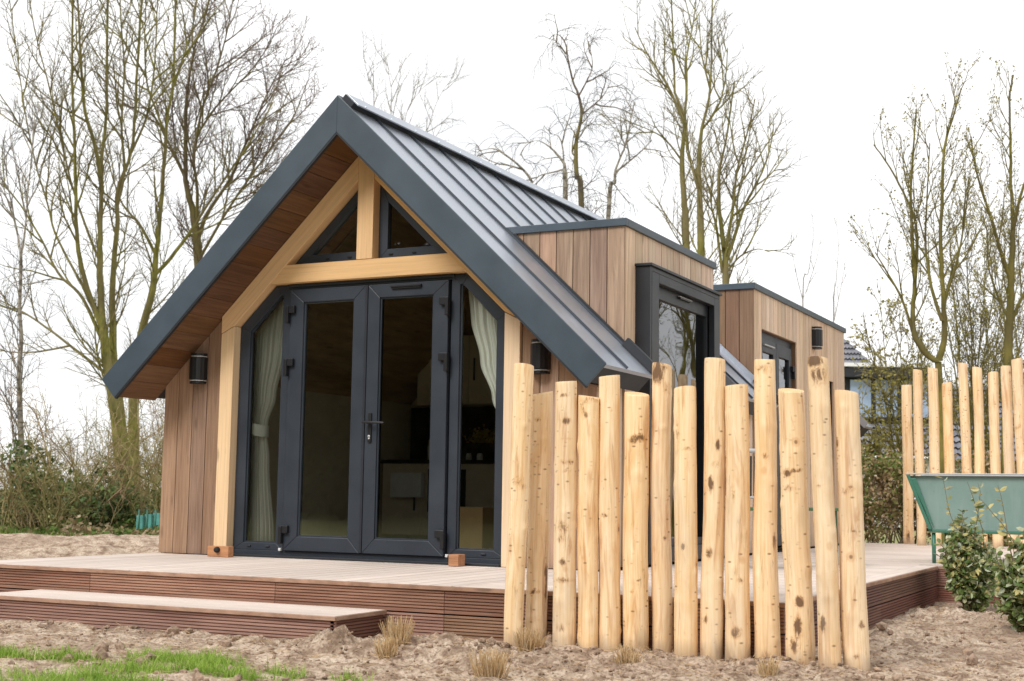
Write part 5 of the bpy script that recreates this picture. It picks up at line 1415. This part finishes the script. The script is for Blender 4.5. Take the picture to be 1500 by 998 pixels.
# a dull wood behind the viewer, mirrored in the front glazing
m = MB(); rd = random.Random(77)
for i in range(34000):
    a = rd.uniform(-78, 12); far = i % 4 == 0; R_ = rd.uniform(48, 52) if far else rd.uniform(36, 46); x = R_ * math.sin(math.radians(a)) + 2; y = -R_ * math.cos(math.radians(a)) + 4
    top = 12.5 + 2.5 * nz(a * .12, 3)
    z = rd.random() ** .9 * top
    p = V((x, y, GZ + z)); q = rvec(rd).normalized() * (rd.uniform(.6, 1.0) if far else rd.uniform(.12, .4)); e = q.orthogonal().normalized() * q.length * .7
    m.add([p - q, p + e, p + q, p - e], [(0, 1, 2, 3)], None, rd.random())
tag(m.build('woodland', M['wood_leaf'], None), 'dull wood edge far behind the viewer', 'woodland', kind='stuff')

# unseen backdrop ridge, added to block sky in the gaps of the mirrored wood
vs = []; na, nr = 60, 14
for i in range(na + 1):
    a = math.radians(-100 + 130 * i / na)
    for j in range(nr + 1):
        R_ = 53 + 40 * j / nr; x = R_ * math.sin(a) + 2; y = -R_ * math.cos(a) + 4
        vs.append((x, y, GZ - .2 + (13 + 2 * nz(i * .3, j * .3)) * math.sin(min(1, j / 4) * math.pi / 2) * (1 if j < 9 else max(0, (nr - j) / 5)) + .8 * nz(i * 1.7, j * 1.7, 3)))
me = bpy.data.meshes.new('reflection_backdrop'); me.from_pydata(vs, [], [(i * (nr + 1) + j, i * (nr + 1) + j + 1, (i + 1) * (nr + 1) + j + 1, (i + 1) * (nr + 1) + j) for i in range(na) for j in range(nr)])
me.materials.append(m_plain('reflection_backdrop_dark', (.06, .052, .03), .95, .4, 1.5, .1)); me.update()
hl_ = bpy.data.objects.new('reflection_backdrop', me); COL.objects.link(hl_); tag(hl_, kind='structure')

# ------------------------------------------------------------------ world, sun, camera
w = bpy.data.worlds.new('World'); SC.world = w; w.use_nodes = True
nt_ = w.node_tree; nt_.nodes.clear()
SUN_EL, SUN_AZ = math.radians(42), math.radians(192)       # azimuth clockwise from +y
ou = nt_.nodes.new('ShaderNodeOutputWorld')
sk = nt_.nodes.new('ShaderNodeTexSky'); sk.sky_type = 'NISHITA'; sk.sun_disc = False; sk.sun_elevation = SUN_EL; sk.sun_rotation = SUN_AZ; sk.air_density = 1.0; sk.dust_density = 3.0
b1 = nt_.nodes.new('ShaderNodeBackground'); b1.inputs[1].default_value = .08; nt_.links.new(sk.outputs[0], b1.inputs[0])
tc = nt_.nodes.new('ShaderNodeTexCoord'); mp = nt_.nodes.new('ShaderNodeMapping'); mp.inputs['Scale'].default_value = (1, 1, 2.2); nt_.links.new(tc.outputs['Generated'], mp.inputs[0])
no = nt_.nodes.new('ShaderNodeTexNoise'); no.inputs['Scale'].default_value = 2.6; no.inputs['Detail'].default_value = 5; nt_.links.new(mp.outputs[0], no.inputs[0])
ra = nt_.nodes.new('ShaderNodeValToRGB'); ra.color_ramp.elements[0].position = .36; ra.color_ramp.elements[0].color = (.84, .85, .865, 1); ra.color_ramp.elements[1].position = .56; ra.color_ramp.elements[1].color = (1, 1, 1, 1)
nt_.links.new(no.outputs['Fac'], ra.inputs[0])
b2 = nt_.nodes.new('ShaderNodeBackground'); b2.inputs[1].default_value = 1.32; nt_.links.new(ra.outputs[0], b2.inputs[0])
mx = nt_.nodes.new('ShaderNodeMixShader'); mx.inputs[0].default_value = .93
nt_.links.new(b1.outputs[0], mx.inputs[1]); nt_.links.new(b2.outputs[0], mx.inputs[2]); nt_.links.new(mx.outputs[0], ou.inputs[0])
sd = bpy.data.lights.new('sun', 'SUN'); sd.energy = 2.5; sd.angle = math.radians(22); sd.color = (1, .975, .94)
so = bpy.data.objects.new('sun', sd); COL.objects.link(so)
dirv = V((math.sin(SUN_AZ) * math.cos(SUN_EL), math.cos(SUN_AZ) * math.cos(SUN_EL), math.sin(SUN_EL)))
so.location = dirv * 40; so.rotation_euler = dirv.to_track_quat('Z', 'Y').to_euler()
cd = bpy.data.cameras.new('camera'); co = bpy.data.objects.new('camera', cd); COL.objects.link(co)
co.matrix_world = Matrix(((RT.x, UP.x, -FW.x, CAM.x), (RT.y, UP.y, -FW.y, CAM.y), (RT.z, UP.z, -FW.z, CAM.z), (0, 0, 0, 1)))
cd.sensor_width = 36; cd.sensor_fit = 'HORIZONTAL'; cd.lens = FPX / 1500 * 36
cd.clip_start = .1; cd.clip_end = 2000
cd.dof.use_dof = True; cd.dof.focus_distance = 9.6; cd.dof.aperture_fstop = 4.5
SC.camera = co
SC.view_settings.view_transform = 'Standard'; SC.view_settings.look = 'None'; SC.view_settings.exposure = 0; SC.view_settings.gamma = 1
SC.cycles.max_bounces = 10; SC.cycles.transparent_max_bounces = 12
